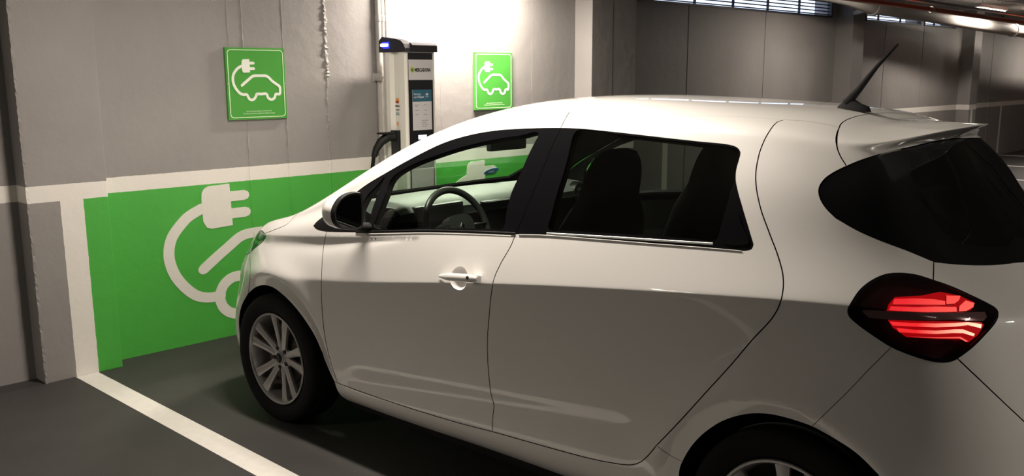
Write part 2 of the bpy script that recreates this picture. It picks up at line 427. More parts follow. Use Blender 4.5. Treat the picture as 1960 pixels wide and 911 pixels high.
def symbol(mb, cy, cz, sy, sz, x0, x1, wide=.0165, m=0, rings=False):
    f = lambda a, c, sd: ((x1 if sd == 0 else x0), cy + a * sy, cz + c * sz)
    if rings:                        # the wall version has closed rings for wheels
        strip_mesh(mb, smooth2(SYM['cable'][:10], 4), wide, f, m); strip_mesh(mb, smooth2(SYM['cable'][21:], 4), wide, f, m)
        strip_mesh(mb, [(-.006, -.0630), (.060, -.0630)], wide, f, m)
        for k_, cx_ in enumerate((-.0405, .0960)):
            n_ = 40; V = []; F = []
            for i_ in range(n_):
                a_ = 2 * PI * i_ / n_
                for rr in (.0272, .0272 + wide):
                    for sd in (0, 1): V.append(f(cx_ + rr * math.cos(a_), -.0690 + rr * math.sin(a_) * 1.03, sd))
            for i_ in range(n_):
                p = i_ * 4; q = ((i_ + 1) % n_) * 4; F += [(p, p + 2, q + 2, q), (p + 2, p + 3, q + 3, q + 2), (p, q, q + 1, p + 1)]
            mb.add([(v[0] + .0003, v[1], v[2]) for v in V], F, m)
    else: strip_mesh(mb, smooth2(SYM['cable'], 4), wide, f, m)
    for k in ('p1', 'p2'): strip_mesh(mb, SYM[k], wide, f, m)
    mb.prism([(cy + a * sy, cz + c * sz) for a, c in smooth2(SYM['body'], 1, True)], x0, x1 + .0006, 'x', m)
for k, yc in enumerate((.011, 2.231)):
    b = MB(); symbol(b, yc, .481, 3.55, 3.22, WX - .002, WX + .003, .0195, rings=True); b.build('painted_plug_symbol', M['symbol'], wn)

# ================================================================== wall signs
M['sign_green'] = mat('sign_green', (.065, .30, .045), .35)
M['sign_white'] = mat('sign_white', (.62, .80, .52), .4)
M['sign_symbol'] = mat('sign_symbol', (.72, .74, .66), .4)
M['sign_edge'] = mat('sign_edge', (.05, .20, .035), .5)
def sign(yc, lab):
    t = empty('charging_sign', (WX, yc, 1.363)); tag(t, lab, 'sign', 'green charging bay signs')
    w2 = .2075
    b = MB(); b.box(0, .020, -w2, w2, 0, .440, bev=.002); b.build('sign_board', M['sign_green'], t)
    # rounded white border line
    r = .022; hw = w2 - .014; hz0 = .014; hz1 = .426; P = []
    for (cx, cz, a0) in ((hw - r, hz0 + r, -90), (hw - r, hz1 - r, 0), (-hw + r, hz1 - r, 90), (-hw + r, hz0 + r, 180)):
        for k in range(6): a = math.radians(a0 + 18 * k); P.append((cx + r * math.cos(a), cz + r * math.sin(a)))
    P.append(P[0]); P2 = P
    V = []; F = []
    n = len(P2) - 1
    for i in range(n):
        a_ = np.array(P2[i]); c = np.array([0, .22]); tdir = np.array(P2[(i + 1) % n]) - np.array(P2[i - 1]); tdir /= np.hypot(*tdir); nn = np.array([-tdir[1], tdir[0]]) * .0024
        for s_ in (-1, 1):
            q = a_ + nn * s_; V += [(.0200, q[0], q[1]), (.0212, q[0], q[1])]
    for i in range(n):
        a_ = i * 4; c = ((i + 1) % n) * 4; F += [(a_ + 1, a_ + 3, c + 3, c + 1), (a_, a_ + 1, c + 1, c), (a_ + 2, c + 2, c + 3, a_ + 3)]
    mesh_obj('border_line', V, F, M['sign_white'], t)
    b = MB(); symbol(b, 0.0, .2185, 1, 1, .0195, .0214, .0170); b.build('plug_symbol', M['sign_symbol'], t)
    R = (PI / 2, 0, PI / 2)
    text_obj('lettering', 'USO EXCLUSIVO VEHÍCULO ELÉCTRICO EN', .0098, M['sign_white'], t, (.0205, .005, .047), R, xs=.93)
    text_obj('lettering', 'PROCESO DE RECARGA MIENTRAS DURE LA CARGA', .0098, M['sign_white'], t, (.0205, .005, .033), R, xs=.98)
    for sy in (-1, 1):
        b = MB(); b.lathe([(.0001, .0212), (.004, .0212), (.0045, .020)], (0, sy * (w2 - .007), .22), 'x', 10); b.build('screw', M['steel'], t)
    return t
sign(.070, 'green charging sign left of the charging post, above the painted plug symbol')
s2 = sign(2.160, 'green charging sign right of the charging post, in the bright glare of the lamp')

# ================================================================== charging post
M['post_white'] = mat('post_white', (.74, .72, .66), .4)
M['post_grey'] = mat('post_grey', (.58, .57, .54), .45)
M['post_black'] = mat('post_black', (.012, .012, .014), .3, coat=.3)
M['post_cap'] = mat('post_cap', (.030, .028, .032), .75, spec=.15)
M['blue_led'] = mat('blue_led', (0, 0, .3), .4, emis=(.02, .03, 1.0), es=2.5)
M['white_led'] = mat('white_led', (.8, .85, 1), .4, emis=(.75, .82, 1.0), es=3.0)
M['decal'] = mat('poster_blue', (.035, .13, .19), .5)
M['decal_w'] = mat('poster_white', (.62, .60, .60), .5)
M['ink'] = mat('ink', (.02, .02, .02), .6)
M['ink_grey'] = mat('ink_grey', (.30, .30, .31), .6)
M['logo_y'] = mat('logo_yellow', (.62, .55, .12), .5)
M['logo_g'] = mat('logo_green', (.05, .25, .08), .5)
M['logo_o'] = mat('logo_orange', (.70, .28, .05), .5)
M['logo_r'] = mat('logo_red', (.35, .02, .02), .5)
PX0, PX1, PY0, PY1 = -.56, -.30, .99, 1.25      # body of the post in plan
post = empty('charging_post', ((PX0 + PX1) / 2, (PY0 + PY1) / 2, 0)); tag(post, 'white and black electric charging post standing against the green wall', 'charging post')
pl = Vector(post.location)
def PB(b, name, m, parent=None, **k):
    o = b.build(name, m, parent or post, **k)
    if parent is None: o.location = -pl
    return o
b = MB(); b.prism([(PX0, PY0 + .02), (PX0 + .05, PY0), (PX0 + .09, PY0), (PX0 + .115, PY0 + .022), (PX0 + .165, PY0 + .022), (PX0 + .19, PY0), (PX1 - .012, PY0), (PX1, PY0 + .012), (PX1, PY1 - .004), (PX1 - .01, PY1), (PX0, PY1)], .10, 1.795, 'z')
PB(b, 'cabinet', M['post_white'])
b = MB(); b.box(PX0 - .02, PX1 + .01, PY0 - .01, PY1 + .01, 0, .10, bev=.006); PB(b, 'plinth', M['post_cap'])
# rounded cap with status light
prof = [(PX0 - .008, 1.785), (PX0 - .008, 1.862), (PX0 + .025, 1.888), (PX0 + .10, 1.880), (PX0 + .18, 1.870), (PX0 + .225, 1.860), (PX0 + .255, 1.838), (PX0 + .270, 1.810), (PX0 + .274, 1.785)]
b = MB(); b.prism(prof, PY0 - .008, PY0 + .050, 'y')
b.prism([(PX0 - .008, 1.79), (PX0 - .008, 1.850), (PX1 - .03, 1.850), (PX1 + .004, 1.842), (PX1 + .016, 1.830), (PX1 + .018, 1.785), (PX1 - .02, 1.785)], PY0 + .050, PY1 + .012, 'y')
cap = PB(b, 'cap', M['post_cap'])
b = MB(); b.tube([(PX0 + .045, PY0 - .008, 1.832), (PX0 + .105, PY0 - .008, 1.832)], .022, 14, flat=1.0); o = b.build('light_ring', M['blue_led'], cap)
b = MB(); b.box(PX0 + .038, PX0 + .112, PY0 - .034, PY0 - .02, 1.822, 1.842, bev=.006); b.build('status_light', M['white_led'], cap)
# recessed black front with printed panels
b = MB(); b.box(PX1 - .004, PX1 + .003, PY0 + .022, PY1 - .022, .30, 1.780, bev=.001); PB(b, 'front_panel', M['post_black'])
b = MB(); b.box(PX1 + .003, PX1 + .005, PY0 + .024, PY1 - .024, 1.600, 1.735); plate = PB(b, 'name_plate', M['decal_w'])
R = (PI / 2, 0, PI / 2)
text_obj('lettering', 'MERCADONA', .033, M['ink'], plate, (PX1 + .0055, PY0 + .147, 1.656), R, bold=.0012, xs=.68)
b = MB(); b.lathe([(.0001, .001), (.019, .001), (.019, 0)], (PX1 + .0055, PY0 + .054, 1.668), 'x', 20); b.build('logo', M['logo_y'], plate)
b = MB(); b.lathe([(.010, .002), (.013, .002), (.013, 0)], (PX1 + .0055, PY0 + .054, 1.668), 'x', 20); b.box(PX1 + .0055, PX1 + .0078, PY0 + .046, PY0 + .062, 1.660, 1.672); b.build('logo_basket', M['logo_g'], plate)
b = MB(); b.box(PX1 + .003, PX1 + .005, PY0 + .052, PY1 - .038, 1.262, 1.535); poster = PB(b, 'poster', M['decal_w'])
b = MB(); b.box(PX1 + .005, PX1 + .0062, PY0 + .052, PY1 - .038, 1.455, 1.535); b.build('poster_header', M['decal'], poster)
text_obj('lettering', 'Recarga', .019, M['decal_w'], poster, (PX1 + .0066, PY0 + .062, 1.500), R, align='LEFT')
text_obj('lettering', 'con Waylet', .019, M['decal_w'], poster, (PX1 + .0066, PY0 + .062, 1.480), R, align='LEFT', bold=.0004)
b = MB(); b.prism([(PY0 + .165, 1.497), (PY0 + .172, 1.510), (PY0 + .185, 1.512), (PY0 + .194, 1.497)], PX1 + .0062, PX1 + .0072, 'x'); b.build('cloud_icon', M['decal_w'], poster)
text_obj('lettering', 'waylet', .011, M['decal_w'], poster, (PX1 + .0066, PY0 + .179, 1.484), R)
rows = [(1.43, 'Descarga', 'Aparca'), (1.42, 'la app', ''), (1.395, 'Regístrate', 'Conecta'), (1.365, 'Localiza', 'Recarga')]
for z_, a_, c_ in rows:
    text_obj('lettering', a_, .009, M['ink_grey'], poster, (PX1 + .0054, PY0 + .072, z_), R, align='LEFT')
    if c_: text_obj('lettering', c_, .009, M['ink_grey'], poster, (PX1 + .0054, PY0 + .150, z_), R, align='LEFT')
for k in range(4):
    text_obj('lettering', ('Disfruta de todas', 'las ventajas de', 'pagar con la app', 'en tu recarga')[k], .008, M['ink_grey'], poster, (PX1 + .0054, PY0 + .130, 1.325 - k * .013), R, align='LEFT')
b = MB(); b.box(PX1 + .003, PX1 + .006, PY0 + .098, PY0 + .170, 1.200, 1.228, bev=.001); PB(b, 'display', M['white_led'])
text_obj('lettering', 'A', .040, M['post_grey'], None, (0, 0, 0), R).parent = post
bpy.data.objects['lettering.%03d' % 0] if False else None
la = COL.objects[-1]; la.location = (PX1 + .0036 - pl.x, PY0 + .082 - pl.y, 1.115)
lb = text_obj('lettering', 'B', .040, M['ink_grey'], post, (PX1 + .0036 - pl.x, PY0 + .150 - pl.y, 1.115), R)
b = MB(); b.box(PX1 + .003, PX1 + .005, PY0 + .03, PY1 - .03, .80, 1.00); pn = PB(b, 'notice', M['decal_w'])
# side decals
Rs = (PI / 2, 0, 0)
def sd(b, name, m): return PB(b, name, m)
yS = PY0 + .0215
b = MB(); b.lathe([(.0001, -.001), (.018, -.001), (.018, 0)], (PX0 + .140, yS, 1.462), 'y', 20); dl = sd(b, 'fuel_logo', M['logo_o'])
b = MB(); b.prism([(PX0 + .122, 1.458), (PX0 + .158, 1.458), (PX0 + .150, 1.444), (PX0 + .130, 1.444)], yS - .0025, yS, 'y'); b.build('logo_base', M['logo_r'], dl)
text_obj('lettering', 'REPSOL', .0135, M['ink'], post, (PX0 + .140 - pl.x, yS - .001 - pl.y, 1.420), Rs, bold=.0006)
b = MB(); b.box(PX0 + .122, PX0 + .160, yS - .001, yS, 1.396, 1.402); sd(b, 'rule_line', M['ink'])
text_obj('lettering', 'Recarga', .010, M['decal'], post, (PX0 + .140 - pl.x, yS - .001 - pl.y, 1.376), Rs)
text_obj('lettering', '100% verde', .008, M['decal'], post, (PX0 + .140 - pl.x, yS - .001 - pl.y, 1.364), Rs)
b = MB(); b.prism([(PX0 + .128, 1.316), (PX0 + .128, 1.296), (PX0 + .138, 1.284), (PX0 + .148, 1.296), (PX0 + .148, 1.316)], yS - .001, yS, 'y'); shd = sd(b, 'shield_mark', M['logo_o'])
b = MB(); b.box(PX0 + .1365, PX0 + .1395, yS - .0025, yS, 1.291, 1.311); b.build('shield_bar', M['decal_w'], shd)
# connector holster, plug and cable
b = MB(); b.box(PX0 + .100, PX0 + .175, PY0 - .012, PY0 + .025, .99, 1.262, bev=.004); PB(b, 'holster', M['post_black'])
b = MB(); b.tube([(PX0 + .135, PY0 - .01, 1.222), (PX0 + .125, PY0 - .06, 1.220), (PX0 + .105, PY0 - .105, 1.185), (PX0 + .09, PY0 - .135, 1.135), (PX0 + .082, PY0 - .150, 1.085)], [.034, .033, .030, .024, .019], 14)
b.box(PX0 + .095, PX0 + .160, PY0 - .130, PY0 - .005, 1.238, 1.250, bev=.004)
conn = PB(b, 'connector', M['satin_black'], autosm=40)
b = MB(); b.tube(smooth_pts := [(PX0 + .082, PY0 - .150, 1.09), (PX0 + .075, PY0 - .165, .98), (PX0 + .072, PY0 - .172, .80), (PX0 + .075, PY0 - .175, .50), (PX0 + .085, PY0 - .165, .28), (PX0 + .10, PY0 - .14, .16), (PX0 + .12, PY0 - .09, .14), (PX0 + .13, PY0 - .03, .24), (PX0 + .135, PY0 + .005, .40)], .0135, 10)
b.build('cable', M['rubber'], conn, autosm=50)

# conduits on the wall beside the post, with their clamp
cd = empty('conduit_run', (WX + .03, 1.07, 0)); tag(cd, 'grey conduit pipes running up the wall behind the charging post', 'conduit'); cl = Vector(cd.location)
for (yy, xx, r, z0, z1) in ((1.035, WX + .022, .020, .9, ZC), (1.075, WX + .018, .016, 1.87, ZC), (1.115, WX + .012, .010, 1.87, ZC)):
    b = MB(); b.tube([(xx, yy, z0), (xx, yy, z1)], r, 14)
    for zc in (2.02, 2.45): b.tube([(xx, yy, zc - .02), (xx, yy, zc + .02)], r * 1.18, 14)
    o = b.build('pipe', M['conduit'], cd, autosm=40); o.location = -cl
b = MB(); b.box(WX, WX + .075, 1.00, 1.075, 1.615, 1.622); b.box(WX, WX + .006, .985, 1.085, 1.59, 1.65); b.tube([(WX + .05, 1.02, 1.60), (WX + .05, 1.02, 1.66)], .012, 10)
b.box(WX, WX + .09, .995, 1.003, 1.595, 1.645)
o = b.build('clamp', M['steel'], cd); o.location = -cl

# ================================================================== overhead services
def pipe_thing(name, lab, cat, pts, r, m, group=None, rings=(), n=16, base=None):
    t = empty(name, pts[0]); tag(t, lab, cat, group); t0 = Vector(t.location)
    b = MB(); b.tube(pts, r, n); o = b.build('pipe', m, t, autosm=50); o.location = -t0
    for (q, rr, wd_) in rings:
        b = MB(); b.tube([(q[0], q[1] - wd_, q[2]), (q[0], q[1] + wd_, q[2])], rr, n); o = b.build('collar', M['pvc'] if m is not M['red'] else M['steel'], t, autosm=50); o.location = -t0
    return t
dp = pipe_thing('drain_pipe', 'thick grey drain pipe hung under the ceiling in front of the louvred strips', 'pipe', [(-.85, 4.6, 2.605), (-.85, 8.2, 2.60), (-.85, 8.7, 2.58), (-.85, 9.4, 2.505), (-.8, 11, 2.47), (-.7, 13, 2.39), (-.5, 16, 2.29), (-.4, 24, 2.22)], .10, M['pvc'], rings=[((-.85, 9.5, 2.50), .112, .06), ((-.60, 14.5, 2.34), .112, .05), ((-.85, 7.0, 2.602), .110, .05)])
b = MB(); b.tube([(-1.255, 9.85, 2.46), (-.95, 9.5, 2.47)], .035, 14); o = b.build('branch', M['pvc'], dp, autosm=50); o.location = -Vector(dp.location)
pipe_thing('sprinkler_pipe', 'thin red pipe under the ceiling at the top right', 'pipe', [(.10, 3.6, 2.43), (.10, 9.3, 2.395), (.10, 12.6, 2.37), (.10, 24, 2.30)], .030, M['red'], rings=[((.10, 9.0, 2.397), .038, .03), ((.10, 13.5, 2.364), .038, .03)])
pipe_thing('steel_pipe', 'shiny steel pipe running just above the red pipe', 'pipe', [(.06, 3.6, 2.51), (.06, 13, 2.475), (.06, 24, 2.40)], .020, M['steel'])
pipe_thing('steel_conduit', 'thin shiny steel conduit between the red pipe and the thick drain pipe', 'pipe', [(-.14, 3.6, 2.47), (-.14, 13, 2.405), (-.14, 24, 2.36)], .013, M['steel'])
t = empty('cable_tray', (.55, 12, 2.56)); tag(t, 'perforated steel cable tray under the ceiling at the far top right', 'cable tray')
b = MB(); b.box(-.10, .10, -8.5, 10, 0, .006); b.box(-.104, -.10, -8.5, 10, 0, .05); b.box(.10, .104, -8.5, 10, 0, .05); b.build('tray', M['steel'], t)
for k in range(9): 
    b = MB(); b.box(-.12, .12, -8 + k * 2.1, -7.97 + k * 2.1, -.02, .0); b.build('crossbar', M['steel'], t)
    for sx in (-.112, .112): b = MB(); b.tube([(sx, -7.985 + k * 2.1, -.01), (sx, -7.985 + k * 2.1, .158)], .005, 6); b.build('hanger_rod', M['steel'], t)
# ceiling beams
for k, yy in enumerate((3.25, 16.9, 24.5, -4.2)):
    b = MB(); b.box(-1.5, 19, yy, yy + .38, ZC - .10, ZC + .01); o = b.build('beam', M['ceil'], ceil)
for k in range(12):
    b = MB(); b.box(.75, 18.8, 10.2 + k * .72, 10.2 + k * .72 + .12, ZC - .07, ZC + .01); b.build('ceiling_rib', M['ceil'], ceil)
# far columns standing in the hall
M['col'] = mat('column_paint', (.30, .28, .26), .6, bump=.3, bscale=20)
for (x, y, lab) in ((5.6, 9.4, 'square concrete pillar by the driving lane, nearer one'), (5.6, 16.6, 'square concrete pillar by the driving lane, farther one')):
    b = MB(); b.box(-.2, .2, -.3, .3, 0, ZC, bev=.02); o = b.build('pillar', M['col']); o.location = (x, y, 0); tag(o, lab, 'pillar')

# lamps
for (x, y, z, ln, ax, wt, lab) in LAMPS:
    t = empty('batten_lamp', (x, y, z), 0 if ax == 'x' else PI / 2); tag(t, lab, 'lamp', 'batten lamps on the ceiling')
    b = MB(); b.box(-ln / 2 - .03, ln / 2 + .03, -.045, .045, .03, .085, bev=.006); b.build('housing', M['lampbody'], t)
    b = MB(); b.tube([(-ln / 2, 0, .012), (ln / 2, 0, .012)], .014, 10); b.build('tube', M['tube'], t)
    for s_ in (-1, 1): b = MB(); b.tube([(s_ * ln * .35, 0, .085), (s_ * ln * .35, 0, ZC - z)], .005, 6); b.build('hanger_rod', M['steel'], t)
    ld = bpy.data.lights.new('lamp_light', 'AREA'); ld.shape = 'RECTANGLE'; ld.size = ln; ld.size_y = .05; ld.energy = wt; ld.color = WARM
    lo = bpy.data.objects.new('lamp_light', ld); COL.objects.link(lo); lo.parent = t; lo.location = (0, 0, -.004)
# ================================================================== car body surface
NET = np.array([[(0.1,0,0.19),(0.05,0,0.25),(0.01,0,0.42),(0,0,0.55),(0.01,0,0.66),(0.02,0,0.69),(0.03,0,0.715),(0.07,0,0.75),(0.11,0,0.775),(0.15,0,0.795),(0.19,0,0.815),(0.24,0,0.835),(0.3,0,0.853)],
[(0.15,0.4,0.19),(0.11,0.4,0.25),(0.07,0.4,0.42),(0.065,0.4,0.55),(0.09,0.4,0.66),(0.1,0.4,0.69),(0.115,0.4,0.715),(0.16,0.39,0.75),(0.2,0.38,0.785),(0.25,0.36,0.81),(0.3,0.33,0.83),(0.35,0.2,0.855),(0.38,0,0.872)],
[(0.33,0.66,0.19),(0.285,0.675,0.25),(0.26,0.69,0.42),(0.28,0.69,0.55),(0.305,0.69,0.655),(0.315,0.685,0.68),(0.33,0.68,0.705),(0.355,0.665,0.745),(0.4,0.64,0.805),(0.43,0.605,0.84),(0.455,0.54,0.865),(0.48,0.32,0.895),(0.49,0,0.91)],
[(0.52,0.76,0.19),(0.51,0.79,0.25),(0.5,0.805,0.42),(0.5,0.798,0.55),(0.51,0.796,0.66),(0.515,0.793,0.685),(0.52,0.788,0.71),(0.55,0.765,0.8),(0.57,0.735,0.86),(0.585,0.69,0.912),(0.6,0.62,0.932),(0.62,0.34,0.957),(0.63,0,0.964)],
[(0.84,0.76,0.19),(0.84,0.81,0.26),(0.84,0.85,0.42),(0.84,0.862,0.58),(0.84,0.865,0.7),(0.84,0.864,0.725),(0.84,0.859,0.75),(0.84,0.812,0.86),(0.84,0.775,0.925),(0.83,0.725,0.965),(0.82,0.66,0.985),(0.79,0.36,1.01),(0.77,0,1.018)],
[(1.28,0.765,0.19),(1.28,0.815,0.26),(1.28,0.835,0.42),(1.28,0.846,0.58),(1.28,0.8635,0.725),(1.28,0.867,0.75),(1.28,0.861,0.775),(1.28,0.815,0.955),(1.26,0.79,1.025),(1.22,0.745,1.085),(1.17,0.685,1.13),(1.06,0.38,1.115),(1.01,0,1.1)],
[(1.72,0.765,0.19),(1.72,0.815,0.265),(1.72,0.834,0.42),(1.72,0.846,0.6075),(1.72,0.867,0.805),(1.72,0.868,0.815),(1.72,0.8652,0.824),(1.72,0.812,1.0338),(1.72,0.765,1.16),(1.69,0.705,1.29),(1.63,0.635,1.355),(1.51,0.36,1.36),(1.45,0,1.355)],
[(2.2,0.765,0.2),(2.2,0.815,0.27),(2.2,0.834,0.42),(2.2,0.846,0.629),(2.2,0.867,0.875),(2.2,0.868,0.885),(2.2,0.8652,0.894),(2.2,0.812,1.0695),(2.2,0.742,1.25),(2.18,0.66,1.42),(2.14,0.58,1.488),(2.06,0.34,1.523),(2.02,0,1.532)],
[(2.7,0.765,0.2),(2.7,0.815,0.275),(2.7,0.835,0.43),(2.7,0.847,0.659),(2.7,0.868,0.935),(2.7,0.869,0.945),(2.7,0.8662,0.954),(2.7,0.812,1.1045),(2.7,0.74,1.27),(2.7,0.655,1.43),(2.69,0.58,1.492),(2.67,0.34,1.532),(2.66,0,1.541)],
[(3.1,0.765,0.2),(3.1,0.82,0.28),(3.1,0.843,0.44),(3.1,0.852,0.679),(3.1,0.868,0.975),(3.1,0.869,0.985),(3.1,0.8662,0.994),(3.1,0.8,1.1345),(3.09,0.727,1.29),(3.07,0.64,1.43),(3.05,0.57,1.486),(3.02,0.33,1.52),(3.01,0,1.528)],
[(3.43,0.765,0.2),(3.43,0.82,0.28),(3.43,0.853,0.44),(3.43,0.857,0.682),(3.43,0.861,1.005),(3.43,0.862,1.015),(3.43,0.8592,1.024),(3.4,0.78,1.156),(3.35,0.705,1.305),(3.32,0.62,1.42),(3.28,0.55,1.465),(3.26,0.31,1.497),(3.25,0,1.505)],
[(3.72,0.74,0.2),(3.74,0.79,0.28),(3.75,0.825,0.44),(3.75,0.835,0.668),(3.71,0.809,1.01),(3.71,0.81,1.02),(3.71,0.8072,1.029),(3.62,0.71,1.159),(3.555,0.635,1.3),(3.47,0.55,1.4),(3.42,0.48,1.44),(3.36,0.28,1.47),(3.335,0,1.48)],
[(3.9,0.62,0.2),(3.93,0.66,0.28),(3.95,0.69,0.44),(3.95,0.695,0.632),(3.875,0.665,0.96),(3.865,0.66,0.99),(3.85,0.65,1.015),(3.675,0.575,1.156),(3.585,0.505,1.285),(3.5,0.43,1.395),(3.465,0.36,1.432),(3.415,0.2,1.461),(3.4,0,1.472)],
[(3.98,0.33,0.2),(4.03,0.35,0.28),(4.065,0.36,0.44),(4.07,0.36,0.62),(3.93,0.345,0.92),(3.915,0.34,0.95),(3.88,0.335,0.975),(3.702,0.3,1.15),(3.592,0.28,1.29),(3.51,0.25,1.405),(3.495,0.2,1.434),(3.46,0.11,1.456),(3.445,0,1.466)],
[(4,0,0.2),(4.05,0,0.28),(4.09,0,0.44),(4.095,0,0.62),(3.96,0,0.92),(3.945,0,0.95),(3.91,0,0.975),(3.75,0,1.15),(3.64,0,1.29),(3.54,0,1.41),(3.525,0,1.435),(3.5,0,1.451),(3.485,0,1.459)]], float)
NU, NV = NET.shape[:2]
SG = np.array([1, -1, 1.])
def ghost(C):
    C = np.concatenate([C[1:2] * SG, C, C[-2:-1] * SG], 0)
    return np.concatenate([2 * C[:, :1] - C[:, 1:2], C, C[:, -2:-1] * SG], 1)
def basis(t, n):
    t = np.clip(t, 0, n - 1 - 1e-9); i = t.astype(int); s = t - i
    return i, np.stack([(1 - s) ** 3, 3 * s ** 3 - 6 * s ** 2 + 4, -3 * s ** 3 + 3 * s ** 2 + 3 * s + 1, s ** 3], -1) / 6
def ev(C, u, v):
    i, a = basis(u, NU); j, c = basis(v, NV)
    P = np.zeros(u.shape + (3,))
    for p in range(4):
        for q in range(4): P += C[i + p, j + q] * (a[..., p] * c[..., q])[..., None]
    return P
def fit(k=.8, it=4):
    D = NET.copy(); U, V = np.meshgrid(np.arange(NU, dtype=float), np.arange(NV, dtype=float), indexing='ij')
    kr = np.full(NV, k); kr[3:8] = 0; kr[2] = kr[8] = .4
    for _ in range(it): D += kr[None, :, None] * (NET - ev(ghost(D), U, V))
    return ghost(D)
CTRL = fit()
def flare(P):
    """arch lips, hollow at the foot of the doors and the shoulder line, as small sideways displacements"""
    out = P.copy(); X = P[..., 0]; Z = P[..., 2]; side = (P[..., 1] > .5)
    for xc, R in ((.872, .420), (3.405, .410)):
        r = np.hypot(X - xc, Z - .31); lo = np.clip((Z - .15) / .2, 0, 1)
        b = np.where(r < R, .017 - .40 * (R - r), .017 * np.exp(-((r - R) / .075) ** 2))
        out[..., 1] += np.maximum(b, -.02) * side * lo
    tx = np.clip((X - 1.22) / .25, 0, 1) * np.clip((3.06 - X) / .25, 0, 1); xx = X - 1.5
    out[..., 1] -= (.016 - .0023 * xx) * tx * np.exp(-((Z - .33 - .112 * xx) / .055) ** 2) * side
    D = np.clip(.048 * (1.85 - X) / .65, 1e-4, .048); d = .888 + .105 * (X - .734) - Z; s = np.clip(d / D, 0, 8)
    out[..., 1] -= .30 * D * s / (1 + (s / 1.15) ** 4) * side * np.clip((X - .60) / .1, 0, 1) * (D > 2e-4)
    return out
def surf(u, v, eps=1e-3):
    u = np.asarray(u, float); v = np.asarray(v, float)
    f = lambda a, c: flare(ev(CTRL, np.clip(a, 0, NU - 1), np.clip(c, 0, NV - 1)))
    P = f(u, v); Pu = f(u + eps, v) - f(u - eps, v); Pv = f(u, v + eps) - f(u, v - eps)
    N = np.cross(Pv, Pu)
    for cu in (0, NU - 1):                                   # the two pinched corners of the patch on the centre line
        d = np.hypot(u - cu, v - (NV - 1)); k = d < 1.0
        if k.any():
            dk = np.maximum(d[k], 1e-6); a = cu + (u[k] - cu) / dk; c = (NV - 1) + (v[k] - (NV - 1)) / dk
            a = np.where(d[k] < 1e-5, cu + (.7 if cu == 0 else -.7), a); c = np.where(d[k] < 1e-5, NV - 1.7, c)
            N[k] = np.cross(f(a, c + eps) - f(a, c - eps), f(a + eps, c) - f(a - eps, c))
    N[P[:, 1] < 2e-4, 1] = 0
    N /= np.maximum(np.linalg.norm(N, axis=-1, keepdims=True), 1e-12)
    return P, N, Pu, Pv      # (x, w, z) with w measured outwards from the centre line

